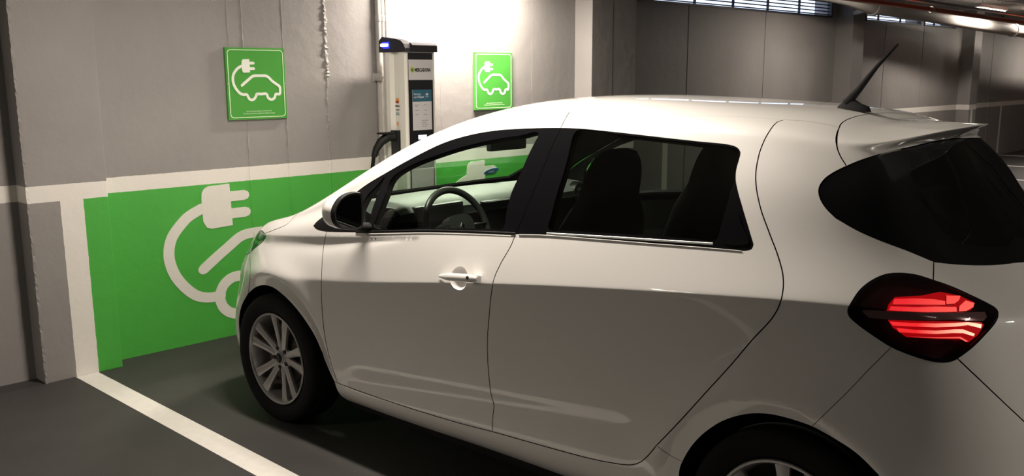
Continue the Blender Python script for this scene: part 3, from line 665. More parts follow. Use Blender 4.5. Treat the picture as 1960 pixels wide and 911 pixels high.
CRV = {'dlo_top':[(4.691,7.762),(4.716,7.871),(4.747,7.988),(4.78,8.073),(4.822,8.161),(4.869,8.248),(4.919,8.33),(4.968,8.405),(5.014,8.472),(5.056,8.534),(5.098,8.59),(5.139,8.642),(5.179,8.69),(5.219,8.733),(5.257,8.771),(5.299,8.812),(5.338,8.851),(5.376,8.886),(5.415,8.917),(5.457,8.941),(5.493,8.956),(5.529,8.968),(5.567,8.976),(5.605,8.984),(5.643,8.99),(5.681,8.996),(5.72,9.003),(5.757,9.011),(5.794,9.019),(5.832,9.028),(5.87,9.037),(5.908,9.046),(5.946,9.055),(5.985,9.063),(6.024,9.072),(6.058,9.08),(6.092,9.089),(6.127,9.099),(6.162,9.11),(6.197,9.121),(6.231,9.131),(6.266,9.141),(6.3,9.15),(6.333,9.158),(6.365,9.163),(6.405,9.167),(6.445,9.169),(6.483,9.169),(6.521,9.168),(6.559,9.165),(6.597,9.162),(6.635,9.159),(6.672,9.156),(6.709,9.152),(6.746,9.148),(6.782,9.143),(6.819,9.138),(6.855,9.133),(6.891,9.129),(6.927,9.124),(6.963,9.119),(7,9.113),(7.035,9.108),(7.07,9.105),(7.103,9.102),(7.133,9.101),(7.17,9.101),(7.204,9.1),(7.237,9.1),(7.273,9.101),(7.303,9.102),(7.335,9.104),(7.368,9.106),(7.401,9.109),(7.434,9.113),(7.466,9.118)],
'dlo_bot_a':[(4.691,7.762),(4.734,7.574),(4.77,7.494),(4.811,7.43),(4.848,7.384),(4.889,7.345),(4.928,7.308)],
'dlo_bot_b':[(4.928,7.308),(4.99,7.277),(5.049,7.248),(5.107,7.222),(5.164,7.197),(5.222,7.174),(5.28,7.152),(5.339,7.132),(5.401,7.112),(5.466,7.095),(5.511,7.083),(5.558,7.073),(5.607,7.063),(5.656,7.054),(5.707,7.046),(5.758,7.039),(5.81,7.032),(5.861,7.026),(5.913,7.021),(5.964,7.017),(6.014,7.013),(6.064,7.01),(6.113,7.007),(6.16,7.005),(6.207,7.003),(6.251,7.002),(6.294,7),(6.336,6.999),(6.375,6.997),(6.423,6.995),(6.47,6.994),(6.514,6.992),(6.558,6.99),(6.6,6.989),(6.641,6.987),(6.681,6.986),(6.721,6.984),(6.76,6.983),(6.8,6.982),(6.839,6.981),(6.878,6.98),(6.916,6.979),(6.953,6.978),(6.991,6.978),(7.028,6.977),(7.064,6.976),(7.101,6.975),(7.137,6.974),(7.172,6.974),(7.208,6.973),(7.243,6.973),(7.278,6.972),(7.313,6.972)],
'dlo_bot_r':[(7.313,6.972),(7.348,6.974),(7.383,6.976),(7.418,6.978),(7.452,6.98),(7.487,6.982),(7.523,6.983),(7.56,6.984),(7.599,6.984),(7.629,6.984),(7.66,6.983),(7.692,6.982),(7.725,6.98),(7.759,6.979),(7.794,6.976),(7.828,6.974),(7.864,6.972),(7.899,6.969),(7.935,6.967),(7.97,6.964),(8.006,6.961),(8.041,6.959),(8.075,6.956),(8.109,6.954),(8.144,6.951),(8.179,6.949),(8.214,6.946),(8.25,6.943),(8.285,6.941),(8.32,6.938),(8.355,6.935),(8.39,6.932),(8.425,6.93),(8.46,6.927),(8.495,6.924),(8.53,6.921),(8.565,6.918),(8.6,6.916),(8.635,6.913),(8.671,6.91),(8.707,6.907),(8.743,6.905),(8.779,6.902),(8.815,6.899),(8.85,6.897),(8.886,6.894),(8.921,6.891),(8.955,6.889),(8.989,6.886),(9.023,6.884),(9.055,6.881),(9.093,6.878),(9.131,6.875),(9.169,6.872),(9.206,6.868),(9.242,6.865),(9.277,6.862),(9.31,6.86),(9.341,6.857),(9.37,6.855),(9.408,6.85),(9.443,6.845),(9.475,6.843),(9.503,6.845),(9.529,6.852),(9.553,6.862),(9.569,6.881),(9.576,6.918),(9.579,6.961)],
'dlo_top_r':[(7.466,9.118),(7.499,9.117),(7.53,9.119),(7.561,9.12),(7.595,9.121),(7.631,9.119),(7.658,9.117),(7.688,9.114),(7.718,9.111),(7.75,9.107),(7.782,9.102),(7.816,9.097),(7.849,9.092),(7.883,9.087),(7.916,9.082),(7.949,9.078),(7.981,9.073),(8.014,9.068),(8.047,9.062),(8.08,9.056),(8.113,9.05),(8.147,9.043),(8.181,9.036),(8.215,9.029),(8.251,9.022),(8.287,9.015),(8.32,9.009),(8.353,9.002),(8.388,8.995),(8.423,8.988),(8.458,8.981),(8.494,8.974),(8.53,8.967),(8.567,8.961),(8.603,8.954),(8.639,8.947),(8.675,8.94),(8.71,8.934),(8.754,8.927),(8.799,8.921),(8.845,8.916),(8.891,8.911),(8.936,8.906),(8.98,8.901),(9.02,8.894),(9.057,8.886),(9.089,8.877),(9.144,8.855),(9.185,8.819),(9.214,8.769),(9.233,8.709),(9.238,8.647),(9.236,8.578),(9.234,8.502),(9.231,8.42),(9.231,8.341),(9.236,8.272),(9.244,8.205),(9.254,8.14),(9.272,8.06),(9.296,7.975),(9.313,7.914),(9.333,7.846),(9.355,7.775),(9.377,7.702),(9.398,7.63),(9.416,7.566),(9.435,7.502),(9.453,7.437),(9.471,7.372),(9.489,7.309),(9.505,7.248),(9.524,7.174),(9.543,7.102),(9.561,7.032),(9.579,6.961)],
'fender_gap':[(4.928,7.308),(4.924,7.173),(4.914,7.051),(4.898,6.936),(4.887,6.825),(4.89,6.714),(4.901,6.601),(4.913,6.484),(4.923,6.359),(4.933,6.226),(4.942,6.08),(4.951,5.909),(4.959,5.697),(4.966,5.362),(4.968,4.758),(4.962,4.331),(4.955,4.079),(4.95,3.896),(4.946,3.746),(4.943,3.614),(4.942,3.493),(4.943,3.379),(4.944,3.27),(4.947,3.164),(4.95,3.051),(4.954,2.939),(4.959,2.826),(4.963,2.715),(4.968,2.604),(4.974,2.496),(4.979,2.404),(4.985,2.312),(4.992,2.222),(4.998,2.132),(5.006,2.044),(5.013,1.957),(5.021,1.872),(5.03,1.773),(5.038,1.673),(5.044,1.568),(5.046,1.457),(5.049,1.341),(5.053,1.218)],
'b_gap_low':[(7.313,6.972),(7.308,6.908),(7.303,6.844),(7.298,6.778),(7.29,6.709),(7.28,6.637),(7.267,6.56),(7.254,6.479),(7.24,6.393),(7.229,6.304),(7.22,6.216),(7.211,6.121),(7.203,6.012),(7.197,5.877),(7.193,5.688),(7.19,5.169),(7.183,4.439),(7.175,4.211),(7.167,4.056),(7.16,3.958),(7.154,3.871),(7.148,3.79),(7.142,3.714),(7.136,3.642),(7.131,3.573),(7.125,3.502),(7.119,3.433),(7.113,3.365),(7.107,3.297),(7.102,3.229),(7.098,3.162),(7.095,3.1),(7.092,3.039),(7.09,2.976),(7.089,2.912),(7.088,2.848),(7.087,2.783),(7.087,2.716),(7.088,2.653),(7.089,2.585),(7.09,2.515),(7.091,2.444),(7.092,2.373),(7.092,2.302),(7.09,2.235),(7.089,2.173),(7.09,2.091),(7.095,2.024),(7.098,1.953),(7.098,1.885),(7.096,1.814),(7.095,1.741),(7.095,1.666),(7.095,1.586),(7.094,1.5),(7.091,1.406),(7.087,1.302)],
'b_gap_up':[(7.462,10.139),(7.477,9.93),(7.482,9.725),(7.481,9.538),(7.477,9.375),(7.472,9.235),(7.466,9.118)],
'b_gap_mid':[(7.466,9.118),(7.459,9.012),(7.452,8.92),(7.445,8.836),(7.439,8.756),(7.433,8.678),(7.428,8.605),(7.423,8.533),(7.419,8.461),(7.416,8.39),(7.412,8.319),(7.407,8.249),(7.403,8.185),(7.398,8.12),(7.394,8.053),(7.389,7.987),(7.384,7.92),(7.379,7.853),(7.375,7.786),(7.37,7.723),(7.366,7.659),(7.362,7.595),(7.357,7.531),(7.353,7.467),(7.348,7.404),(7.344,7.343),(7.339,7.279),(7.334,7.217),(7.329,7.156),(7.323,7.095),(7.318,7.034),(7.313,6.972)],
'd_gap':[(9.617,10.412),(9.605,10.359),(9.591,10.306),(9.587,10.225),(9.594,10.056),(9.596,9.818),(9.576,9.551),(9.551,9.367),(9.526,9.202),(9.505,9.06),(9.489,8.938),(9.478,8.831),(9.471,8.743),(9.467,8.657),(9.466,8.574),(9.466,8.496),(9.468,8.422),(9.471,8.353),(9.477,8.274),(9.485,8.2),(9.496,8.127),(9.51,8.05),(9.521,7.992),(9.534,7.931),(9.548,7.868),(9.563,7.805),(9.579,7.741),(9.594,7.679),(9.61,7.617),(9.626,7.556),(9.644,7.495),(9.662,7.434),(9.68,7.374),(9.698,7.314),(9.716,7.254),(9.733,7.194),(9.75,7.133),(9.768,7.071),(9.786,7.009),(9.804,6.948),(9.82,6.886),(9.836,6.825),(9.85,6.765),(9.866,6.692),(9.881,6.619),(9.894,6.544),(9.906,6.47),(9.915,6.394),(9.922,6.316),(9.927,6.236),(9.93,6.149),(9.932,6.049),(9.931,5.905),(9.929,5.698),(9.925,5.283),(9.916,4.577),(9.905,4.375),(9.891,4.25),(9.873,4.153),(9.852,4.068),(9.835,4.014),(9.814,3.962),(9.791,3.913),(9.767,3.865),(9.742,3.82),(9.716,3.775),(9.691,3.733),(9.667,3.691),(9.646,3.654),(9.625,3.618),(9.605,3.582),(9.584,3.547),(9.563,3.511),(9.543,3.476),(9.522,3.441),(9.5,3.406),(9.479,3.371),(9.459,3.34),(9.438,3.308),(9.418,3.276),(9.397,3.243),(9.376,3.21),(9.355,3.177),(9.333,3.144),(9.311,3.11),(9.289,3.076),(9.268,3.042),(9.245,3.007),(9.223,2.972),(9.201,2.936),(9.178,2.899),(9.154,2.861),(9.131,2.822),(9.107,2.783),(9.083,2.743),(9.059,2.703),(9.035,2.662),(9.011,2.622),(8.987,2.581),(8.96,2.535),(8.933,2.488),(8.906,2.441),(8.878,2.393),(8.85,2.343),(8.822,2.293),(8.793,2.241),(8.765,2.187),(8.736,2.132)],
'd_gap_low':[(8.736,2.132),(8.713,2.08),(8.69,2.026),(8.666,1.971),(8.642,1.918),(8.614,1.86),(8.586,1.802),(8.556,1.748),(8.509,1.678),(8.459,1.621),(8.423,1.59),(8.385,1.568),(8.349,1.546)],
'sill_f':[(5.053,1.218),(5.1,1.202),(5.144,1.183),(5.187,1.165),(5.233,1.149),(5.282,1.137),(5.335,1.129),(5.392,1.123),(5.453,1.121),(5.502,1.121),(5.552,1.122),(5.604,1.124),(5.657,1.126),(5.711,1.127),(5.765,1.129),(5.819,1.132),(5.873,1.134),(5.927,1.137),(5.979,1.139),(6.031,1.142),(6.081,1.145),(6.129,1.149),(6.176,1.152),(6.221,1.155),(6.269,1.159),(6.316,1.163),(6.362,1.168),(6.407,1.172),(6.451,1.177),(6.494,1.182),(6.536,1.187),(6.578,1.193),(6.618,1.198),(6.658,1.204),(6.696,1.211),(6.734,1.218),(6.777,1.226),(6.818,1.235),(6.859,1.244),(6.898,1.254),(6.937,1.264),(6.975,1.274),(7.012,1.284),(7.05,1.293),(7.087,1.302)],
'sill_r':[(7.087,1.302),(7.122,1.307),(7.156,1.313),(7.191,1.318),(7.225,1.323),(7.258,1.327),(7.292,1.332),(7.325,1.337),(7.359,1.342),(7.392,1.346),(7.425,1.351),(7.458,1.356),(7.49,1.361),(7.524,1.365),(7.558,1.37),(7.592,1.375),(7.626,1.379),(7.661,1.384),(7.695,1.389),(7.729,1.393),(7.762,1.398),(7.795,1.403),(7.827,1.408),(7.858,1.413),(7.888,1.418),(7.926,1.425),(7.964,1.432),(8,1.439),(8.036,1.447),(8.071,1.454),(8.105,1.463),(8.14,1.472),(8.175,1.483),(8.21,1.495),(8.245,1.508),(8.279,1.52),(8.313,1.533),(8.349,1.546)],
'sill_tail':[(8.736,2.132),(8.771,2.116),(8.803,2.095),(8.828,2.065),(8.853,2.036),(8.879,2.011),(8.906,1.988),(8.933,1.965),(8.96,1.942)],
'roof_q':[(9.617,10.412),(9.66,10.431),(9.703,10.453),(9.746,10.476),(9.791,10.497),(9.837,10.516),(9.886,10.53),(9.94,10.539),(9.999,10.546),(10.06,10.551),(10.123,10.554),(10.187,10.557),(10.25,10.559),(10.325,10.56),(10.399,10.558),(10.475,10.554),(10.554,10.552)],
'spoiler_low':[(10.554,10.552),(10.602,10.326),(10.626,10.081),(10.628,9.811),(10.609,9.518),(10.59,9.285),(10.581,9.093),(10.586,8.943),(10.599,8.841),(10.619,8.75),(10.642,8.666),(10.665,8.587)],
'glass_tip':[(10.665,8.587),(10.614,8.542),(10.566,8.499),(10.521,8.458),(10.479,8.416),(10.431,8.364),(10.387,8.313),(10.35,8.26),(10.312,8.186),(10.285,8.112),(10.272,8.05),(10.268,7.987),(10.276,7.909),(10.295,7.83),(10.314,7.776),(10.337,7.723),(10.364,7.672),(10.389,7.63),(10.417,7.59),(10.446,7.55),(10.475,7.51)],
'glass_bot_a':[(10.475,7.51),(10.51,7.482),(10.546,7.453),(10.582,7.424),(10.618,7.395),(10.655,7.367),(10.693,7.34),(10.731,7.314),(10.775,7.287),(10.819,7.262),(10.864,7.237),(10.911,7.213),(10.962,7.189),(11.016,7.163),(11.064,7.142),(11.117,7.12),(11.173,7.098),(11.231,7.075),(11.292,7.052),(11.354,7.028),(11.415,7.004),(11.475,6.979),(11.533,6.954),(11.596,6.926),(11.655,6.897),(11.713,6.869),(11.769,6.84),(11.823,6.811),(11.876,6.782),(11.928,6.752)],
'glass_bot_b':[(11.928,6.752),(12.003,6.739),(12.077,6.725),(12.151,6.711),(12.226,6.696),(12.303,6.682),(12.376,6.669),(12.452,6.656),(12.528,6.643),(12.605,6.63),(12.682,6.617),(12.758,6.605),(12.828,6.594),(12.897,6.583),(12.966,6.572),(13.035,6.561),(13.102,6.551),(13.17,6.542),(13.246,6.532),(13.323,6.523),(13.4,6.513),(13.478,6.504),(13.558,6.493)],
'glass_top':[(10.665,8.587),(10.721,8.63),(10.781,8.675),(10.846,8.722),(10.921,8.771),(11.011,8.824),(11.112,8.875),(11.235,8.928),(11.385,8.98),(11.56,9.024),(11.756,9.056),(11.954,9.073),(12.14,9.077),(12.308,9.074),(12.462,9.068),(12.604,9.06),(12.735,9.053),(12.856,9.049),(12.969,9.048),(13.075,9.051),(13.175,9.056),(13.273,9.064),(13.37,9.072),(13.468,9.081),(13.568,9.091),(13.672,9.102),(13.782,9.114)],
'hatch_up':[(11.928,6.752),(11.883,6.698),(11.84,6.642),(11.799,6.587),(11.748,6.514),(11.701,6.439)],
'hatch_low':[(11.671,3.847),(11.703,3.82),(11.734,3.793),(11.765,3.767),(11.797,3.741),(11.828,3.715),(11.86,3.69),(11.892,3.664),(11.921,3.641),(11.949,3.617),(11.978,3.594),(12.006,3.571),(12.035,3.547),(12.064,3.523),(12.094,3.498),(12.124,3.473),(12.151,3.451),(12.178,3.427),(12.206,3.403),(12.234,3.379),(12.262,3.354),(12.291,3.329),(12.319,3.304),(12.348,3.278),(12.376,3.251),(12.404,3.225)],
'bump_gap':[(10.962,3.856),(10.935,3.819),(10.909,3.782),(10.882,3.747),(10.856,3.712),(10.831,3.679),(10.805,3.646),(10.78,3.614),(10.756,3.583),(10.732,3.552),(10.707,3.52),(10.683,3.488),(10.66,3.456),(10.637,3.425),(10.614,3.395),(10.592,3.365),(10.57,3.336),(10.549,3.308),(10.527,3.279),(10.506,3.251),(10.485,3.224),(10.465,3.197),(10.445,3.17),(10.425,3.144),(10.405,3.117),(10.383,3.087),(10.361,3.056),(10.337,3.024),(10.307,2.985),(10.276,2.945),(10.246,2.904)],
'lamp_l':[(10.962,3.856),(10.933,3.874),(10.904,3.892),(10.876,3.91),(10.847,3.93),(10.819,3.95),(10.791,3.972),(10.762,3.997),(10.733,4.024),(10.704,4.053),(10.676,4.084),(10.65,4.116),(10.627,4.15),(10.599,4.198),(10.575,4.25),(10.558,4.315),(10.548,4.41),(10.547,4.563),(10.557,5.08),(10.579,5.614),(10.605,5.835),(10.631,5.978),(10.66,6.089),(10.694,6.181),(10.728,6.25),(10.767,6.313),(10.809,6.369),(10.853,6.417),(10.894,6.455),(10.938,6.487),(10.983,6.514),(11.031,6.536),(11.081,6.551),(11.133,6.56),(11.186,6.564),(11.241,6.565),(11.296,6.563),(11.353,6.557),(11.409,6.548),(11.466,6.535),(11.514,6.52),(11.561,6.502),(11.608,6.481),(11.654,6.46),(11.701,6.439)],
'lamp_r':[(11.701,6.439),(11.745,6.417),(11.789,6.395),(11.832,6.372),(11.875,6.348),(11.918,6.321),(11.957,6.295),(11.995,6.266),(12.032,6.235),(12.07,6.203),(12.106,6.17),(12.143,6.135),(12.181,6.097),(12.22,6.056),(12.26,6.012),(12.297,5.966),(12.331,5.919),(12.359,5.872),(12.391,5.813),(12.417,5.753),(12.431,5.684),(12.432,5.591),(12.418,5.471),(12.374,5.25),(12.317,4.927),(12.275,4.729),(12.227,4.574),(12.177,4.454),(12.127,4.358),(12.081,4.281),(12.04,4.218),(11.999,4.162),(11.959,4.111),(11.919,4.066),(11.879,4.024),(11.837,3.984),(11.795,3.948),(11.753,3.913),(11.711,3.88),(11.671,3.847)],
'lamp_b':[(11.671,3.847),(11.624,3.821),(11.575,3.798),(11.529,3.787),(11.48,3.78),(11.432,3.777),(11.398,3.776),(11.364,3.776),(11.331,3.779),(11.296,3.782),(11.26,3.786),(11.223,3.791),(11.185,3.798),(11.148,3.805),(11.112,3.812),(11.073,3.822),(11.036,3.833),(10.999,3.844),(10.962,3.856)],
'hood_gap':[(3.414,7.978),(3.574,8.027),(3.714,8.087),(3.814,8.138),(3.909,8.195),(3.986,8.264),(4.033,8.326),(4.072,8.397),(4.103,8.495),(4.135,8.76),(4.171,9.098),(4.225,9.429),(4.22,9.78)],
'hl_a':[(2.4,6.56),(2.731,6.661),(2.894,6.735)],
'hl_b':[(2.894,6.735),(2.99,6.847),(3.087,6.956),(3.197,7.064),(3.296,7.177),(3.373,7.292),(3.447,7.431),(3.505,7.573),(3.527,7.763),(3.414,7.978)],
'hl_c':[(3.414,7.978),(3.255,8.215),(3.074,8.391)],
'bump_f':[(2.894,6.735),(3.035,6.464),(3.16,6.2),(3.272,5.912),(3.362,5.527),(3.414,5.002),(3.436,4.474),(3.436,4.137),(3.398,3.885),(3.349,3.642),(3.301,3.435),(3.259,3.246)],
'arch_r_a':[(8.96,1.942),(8.952,1.902),(8.944,1.861),(8.936,1.819),(8.928,1.757),(8.922,1.693)],
'arch_r_b':[(8.96,1.942),(8.979,1.999),(8.997,2.056),(9.015,2.111),(9.035,2.164),(9.055,2.215),(9.077,2.264),(9.1,2.31),(9.124,2.355),(9.149,2.398),(9.176,2.441),(9.203,2.481),(9.232,2.52),(9.262,2.558),(9.293,2.595),(9.324,2.63),(9.354,2.661),(9.388,2.692),(9.422,2.72),(9.456,2.746),(9.49,2.77),(9.524,2.792),(9.563,2.815),(9.602,2.836),(9.64,2.854),(9.68,2.87),(9.715,2.882),(9.75,2.892),(9.786,2.901),(9.822,2.908),(9.858,2.914),(9.89,2.917),(9.923,2.919),(9.957,2.92),(9.99,2.919),(10.023,2.919),(10.055,2.918),(10.087,2.916),(10.119,2.914),(10.151,2.912),(10.182,2.909),(10.214,2.906),(10.246,2.904)],
'arch_r_c':[(10.246,2.904),(10.273,2.895),(10.301,2.885),(10.328,2.876),(10.356,2.867),(10.384,2.858),(10.411,2.849),(10.438,2.839),(10.465,2.829),(10.493,2.818),(10.521,2.807),(10.549,2.796),(10.576,2.784),(10.603,2.771),(10.63,2.757),(10.656,2.741),(10.68,2.725),(10.704,2.706),(10.728,2.686),(10.752,2.665),(10.775,2.643),(10.799,2.621),(10.822,2.599),(10.847,2.578)],
'arch_f_a':[(2.804,1.106),(2.839,1.262),(2.861,1.398),(2.879,1.524),(2.895,1.646),(2.906,1.767),(2.916,1.889),(2.927,2.015),(2.942,2.146),(2.96,2.27),(2.98,2.398),(3.006,2.53),(3.037,2.667),(3.08,2.808),(3.134,2.952),(3.195,3.097),(3.259,3.246)],
'arch_f_b':[(3.259,3.246),(3.348,3.37),(3.438,3.499),(3.528,3.61),(3.648,3.722),(3.763,3.789),(3.876,3.796),(3.978,3.749),(4.041,3.68),(4.096,3.59),(4.149,3.494),(4.204,3.412),(4.26,3.327),(4.313,3.239),(4.364,3.149),(4.407,3.067),(4.448,2.983),(4.488,2.897),(4.526,2.81),(4.562,2.723),(4.591,2.651),(4.618,2.579),(4.645,2.506),(4.67,2.432),(4.693,2.356),(4.715,2.278),(4.736,2.187),(4.755,2.091),(4.773,1.993),(4.8,1.9),(4.804,1.801),(4.828,1.722),(4.863,1.636),(4.898,1.552),(4.926,1.468),(4.949,1.39),(4.966,1.331),(4.981,1.279),(4.996,1.225)],
'pane_f':[(5.781,8.705),(5.807,8.758),(5.839,8.794),(5.874,8.818),(5.912,8.834),(5.952,8.845),(5.991,8.855),(6.027,8.862),(6.065,8.864),(6.105,8.863),(6.146,8.861),(6.186,8.858),(6.226,8.855),(6.265,8.853),(6.301,8.852),(6.341,8.853),(6.379,8.854),(6.416,8.855),(6.453,8.856),(6.488,8.857),(6.523,8.858),(6.561,8.86),(6.596,8.861),(6.631,8.863),(6.667,8.865),(6.705,8.867),(6.739,8.869),(6.775,8.871),(6.811,8.874),(6.848,8.878),(6.884,8.882),(6.92,8.887),(6.953,8.892),(6.987,8.897),(7.021,8.902),(7.054,8.907),(7.086,8.912),(7.116,8.92),(7.144,8.93),(7.177,8.952),(7.209,8.981),(7.238,9.004),(7.26,9.005),(7.288,8.946),(7.284,8.864),(7.271,8.766),(7.264,8.699),(7.256,8.628),(7.248,8.555),(7.24,8.482),(7.234,8.424),(7.229,8.363),(7.224,8.301),(7.219,8.239),(7.213,8.179),(7.208,8.119),(7.2,8.053),(7.192,7.988),(7.184,7.923),(7.177,7.856),(7.171,7.787),(7.168,7.715),(7.167,7.64),(7.167,7.564),(7.168,7.488),(7.168,7.413),(7.17,7.336),(7.176,7.253),(7.18,7.174),(7.179,7.106),(7.169,7.06),(7.143,7.04),(7.107,7.047),(7.059,7.053),(7.036,7.052),(7.008,7.051),(6.977,7.05),(6.943,7.05),(6.906,7.049),(6.867,7.049),(6.826,7.049),(6.783,7.049),(6.738,7.049),(6.692,7.05),(6.645,7.052),(6.598,7.053),(6.55,7.055),(6.503,7.058),(6.457,7.06),(6.411,7.063),(6.367,7.067),(6.32,7.069),(6.27,7.07),(6.216,7.07),(6.16,7.069),(6.103,7.068),(6.045,7.068),(5.987,7.07),(5.931,7.073),(5.876,7.079),(5.825,7.088),(5.778,7.101),(5.736,7.117),(5.7,7.139),(5.672,7.166),(5.652,7.199),(5.638,7.287),(5.647,7.39),(5.658,7.508),(5.665,7.608),(5.674,7.719),(5.684,7.837),(5.695,7.955),(5.707,8.07),(5.717,8.176),(5.727,8.292),(5.734,8.41),(5.744,8.523),(5.759,8.624)],
'pane_q':[(5.694,8.896),(5.691,8.832),(5.675,8.716),(5.653,8.577),(5.636,8.443),(5.624,8.33),(5.612,8.21),(5.601,8.086),(5.59,7.958),(5.581,7.83),(5.576,7.694),(5.573,7.545),(5.571,7.41),(5.565,7.31),(5.552,7.262),(5.503,7.314),(5.472,7.362),(5.444,7.43),(5.422,7.578),(5.412,7.755),(5.411,7.918),(5.419,8.078),(5.433,8.215),(5.453,8.348),(5.479,8.462),(5.51,8.547),(5.545,8.613),(5.581,8.678),(5.613,8.748),(5.648,8.828),(5.678,8.887)],
'pane_r':[(7.627,9.11),(7.609,9.072),(7.597,9.024),(7.589,8.969),(7.585,8.893),(7.585,8.81),(7.587,8.726),(7.588,8.648),(7.59,8.568),(7.593,8.489),(7.595,8.41),(7.596,8.344),(7.596,8.277),(7.597,8.209),(7.597,8.142),(7.597,8.074),(7.596,8.014),(7.595,7.953),(7.594,7.891),(7.593,7.829),(7.593,7.767),(7.593,7.707),(7.593,7.642),(7.594,7.578),(7.595,7.514),(7.596,7.451),(7.598,7.387),(7.597,7.303),(7.594,7.214),(7.595,7.135),(7.608,7.079),(7.634,7.058),(7.67,7.062),(7.712,7.076),(7.757,7.085),(7.785,7.085),(7.814,7.085),(7.846,7.084),(7.879,7.084),(7.913,7.083),(7.948,7.082),(7.983,7.082),(8.02,7.081),(8.056,7.08),(8.093,7.079),(8.125,7.078),(8.158,7.077),(8.192,7.076),(8.226,7.075),(8.261,7.074),(8.297,7.073),(8.333,7.071),(8.369,7.07),(8.405,7.069),(8.441,7.067),(8.477,7.066),(8.512,7.064),(8.546,7.062),(8.58,7.06),(8.619,7.058),(8.657,7.055),(8.696,7.052),(8.735,7.049),(8.773,7.045),(8.811,7.042),(8.848,7.039),(8.885,7.036),(8.92,7.033),(8.953,7.031),(8.985,7.029),(9.026,7.023),(9.068,7.013),(9.107,7.004),(9.142,6.999),(9.172,7.004),(9.194,7.023),(9.207,7.067),(9.209,7.126),(9.207,7.194),(9.207,7.263),(9.21,7.323),(9.213,7.388),(9.216,7.455),(9.219,7.523),(9.221,7.59),(9.224,7.654),(9.225,7.721),(9.227,7.789),(9.227,7.855),(9.229,7.917),(9.231,7.974),(9.238,8.033),(9.245,8.085),(9.248,8.14),(9.243,8.204),(9.233,8.271),(9.226,8.34),(9.225,8.422),(9.229,8.509),(9.229,8.589),(9.224,8.665),(9.212,8.732),(9.193,8.78),(9.167,8.817),(9.134,8.838),(9.091,8.849),(9.061,8.856),(9.025,8.863),(8.985,8.869),(8.942,8.875),(8.896,8.88),(8.849,8.886),(8.802,8.892),(8.757,8.899),(8.713,8.906),(8.678,8.912),(8.642,8.919),(8.606,8.925),(8.569,8.932),(8.533,8.939),(8.497,8.945),(8.461,8.952),(8.426,8.959),(8.391,8.966),(8.356,8.972),(8.323,8.979),(8.29,8.985),(8.254,8.992),(8.219,8.998),(8.184,9.005),(8.15,9.011),(8.116,9.017),(8.083,9.023),(8.05,9.029),(8.017,9.034),(7.984,9.04),(7.952,9.046),(7.917,9.054),(7.881,9.066),(7.843,9.08),(7.805,9.096),(7.768,9.111),(7.732,9.123),(7.7,9.131),(7.671,9.133),(7.646,9.127)],
'chrome_r':[(7.607,7.006),(7.64,7.005),(7.674,7.005),(7.707,7.004),(7.74,7.003),(7.773,7.003),(7.807,7.002),(7.84,7.002),(7.873,7.001),(7.906,7.001),(7.939,7),(7.972,6.999),(8.005,6.998),(8.038,6.997),(8.071,6.996),(8.104,6.995),(8.138,6.994),(8.173,6.993),(8.207,6.992),(8.242,6.99),(8.276,6.989),(8.31,6.987),(8.345,6.985),(8.379,6.984),(8.414,6.982),(8.449,6.98),(8.484,6.978),(8.52,6.976),(8.556,6.975),(8.592,6.973),(8.627,6.971),(8.662,6.969),(8.697,6.967),(8.733,6.965),(8.768,6.963),(8.805,6.961),(8.841,6.96),(8.878,6.958),(8.915,6.956),(8.952,6.954),(8.989,6.952),(9.027,6.95),(9.064,6.948),(9.102,6.946),(9.14,6.944),(9.177,6.942)],
'qtrim':[(9.315,7.511),(9.341,7.531),(9.378,7.504),(9.398,7.453),(9.417,7.38),(9.438,7.303),(9.461,7.241),(9.488,7.171),(9.515,7.102),(9.535,7.041),(9.543,6.997),(9.531,6.957),(9.509,6.944),(9.473,6.932),(9.429,6.922),(9.383,6.918),(9.339,6.92),(9.303,6.93),(9.281,6.949),(9.271,7.022),(9.278,7.119),(9.281,7.181),(9.284,7.257),(9.29,7.337),(9.297,7.412),(9.305,7.473)],
'strip_a':[(11.039,6),(11.314,6.058),(11.554,6.06),(11.716,6.015),(11.681,5.903),(11.279,5.854),(10.999,5.777)],
'strip_b':[(10.973,5.668),(11.266,5.746),(11.531,5.825),(11.832,5.838),(11.797,5.641),(11.494,5.544),(11.188,5.393),(10.944,5.226)],
'strip_a2':[(11.793,6.154),(11.884,6.146),(12.034,6.139),(11.943,6.03),(11.837,5.946),(11.705,5.924)],
'strip_b2':[(11.89,5.868),(12.06,6.025),(12.181,5.949),(12.103,5.819),(11.938,5.678),(11.828,5.656)],
'strip_c':[(10.948,4.286),(11.177,4.337),(11.462,4.454),(11.7,4.596),(11.894,4.761),(12.092,4.665),(12.069,4.47),(11.885,4.569),(11.71,4.445),(11.459,4.327),(11.203,4.25),(10.979,4.196)],
'strip_d':[(11.017,4.159),(11.201,4.178),(11.456,4.238),(11.706,4.353),(11.806,4.38),(11.963,4.286),(11.94,4.224),(11.8,4.274),(11.669,4.245),(11.453,4.166),(11.2,4.11),(11.042,4.082)],
'strip_e':[(11.132,4.032),(11.45,4.102),(11.761,4.182),(11.853,4.113),(11.827,4.098),(11.742,4.149),(11.449,4.086)],
'glow_a':[(10.918,4.807),(10.959,5.792),(11.056,6.076),(11.443,6.163),(11.748,6.25),(11.86,6.221),(12.046,6.158),(12.22,5.98),(12.06,5.754),(11.805,5.578),(11.332,5.396)],
'glow_b':[(10.93,4.315),(11.317,4.467),(11.704,4.725),(12.113,4.854),(12.149,4.648),(12.024,4.261),(11.868,4.092),(11.757,4.132),(11.449,4.073),(11.118,4.019),(10.979,4.148)],
'bar':[(10.678,4.632),(10.944,4.976),(11.332,5.396),(11.75,5.57),(12.234,5.606),(12.211,5.307),(12.127,4.922),(11.708,4.859),(11.318,4.512),(10.98,4.345),(10.745,4.315),(10.69,4.482)],
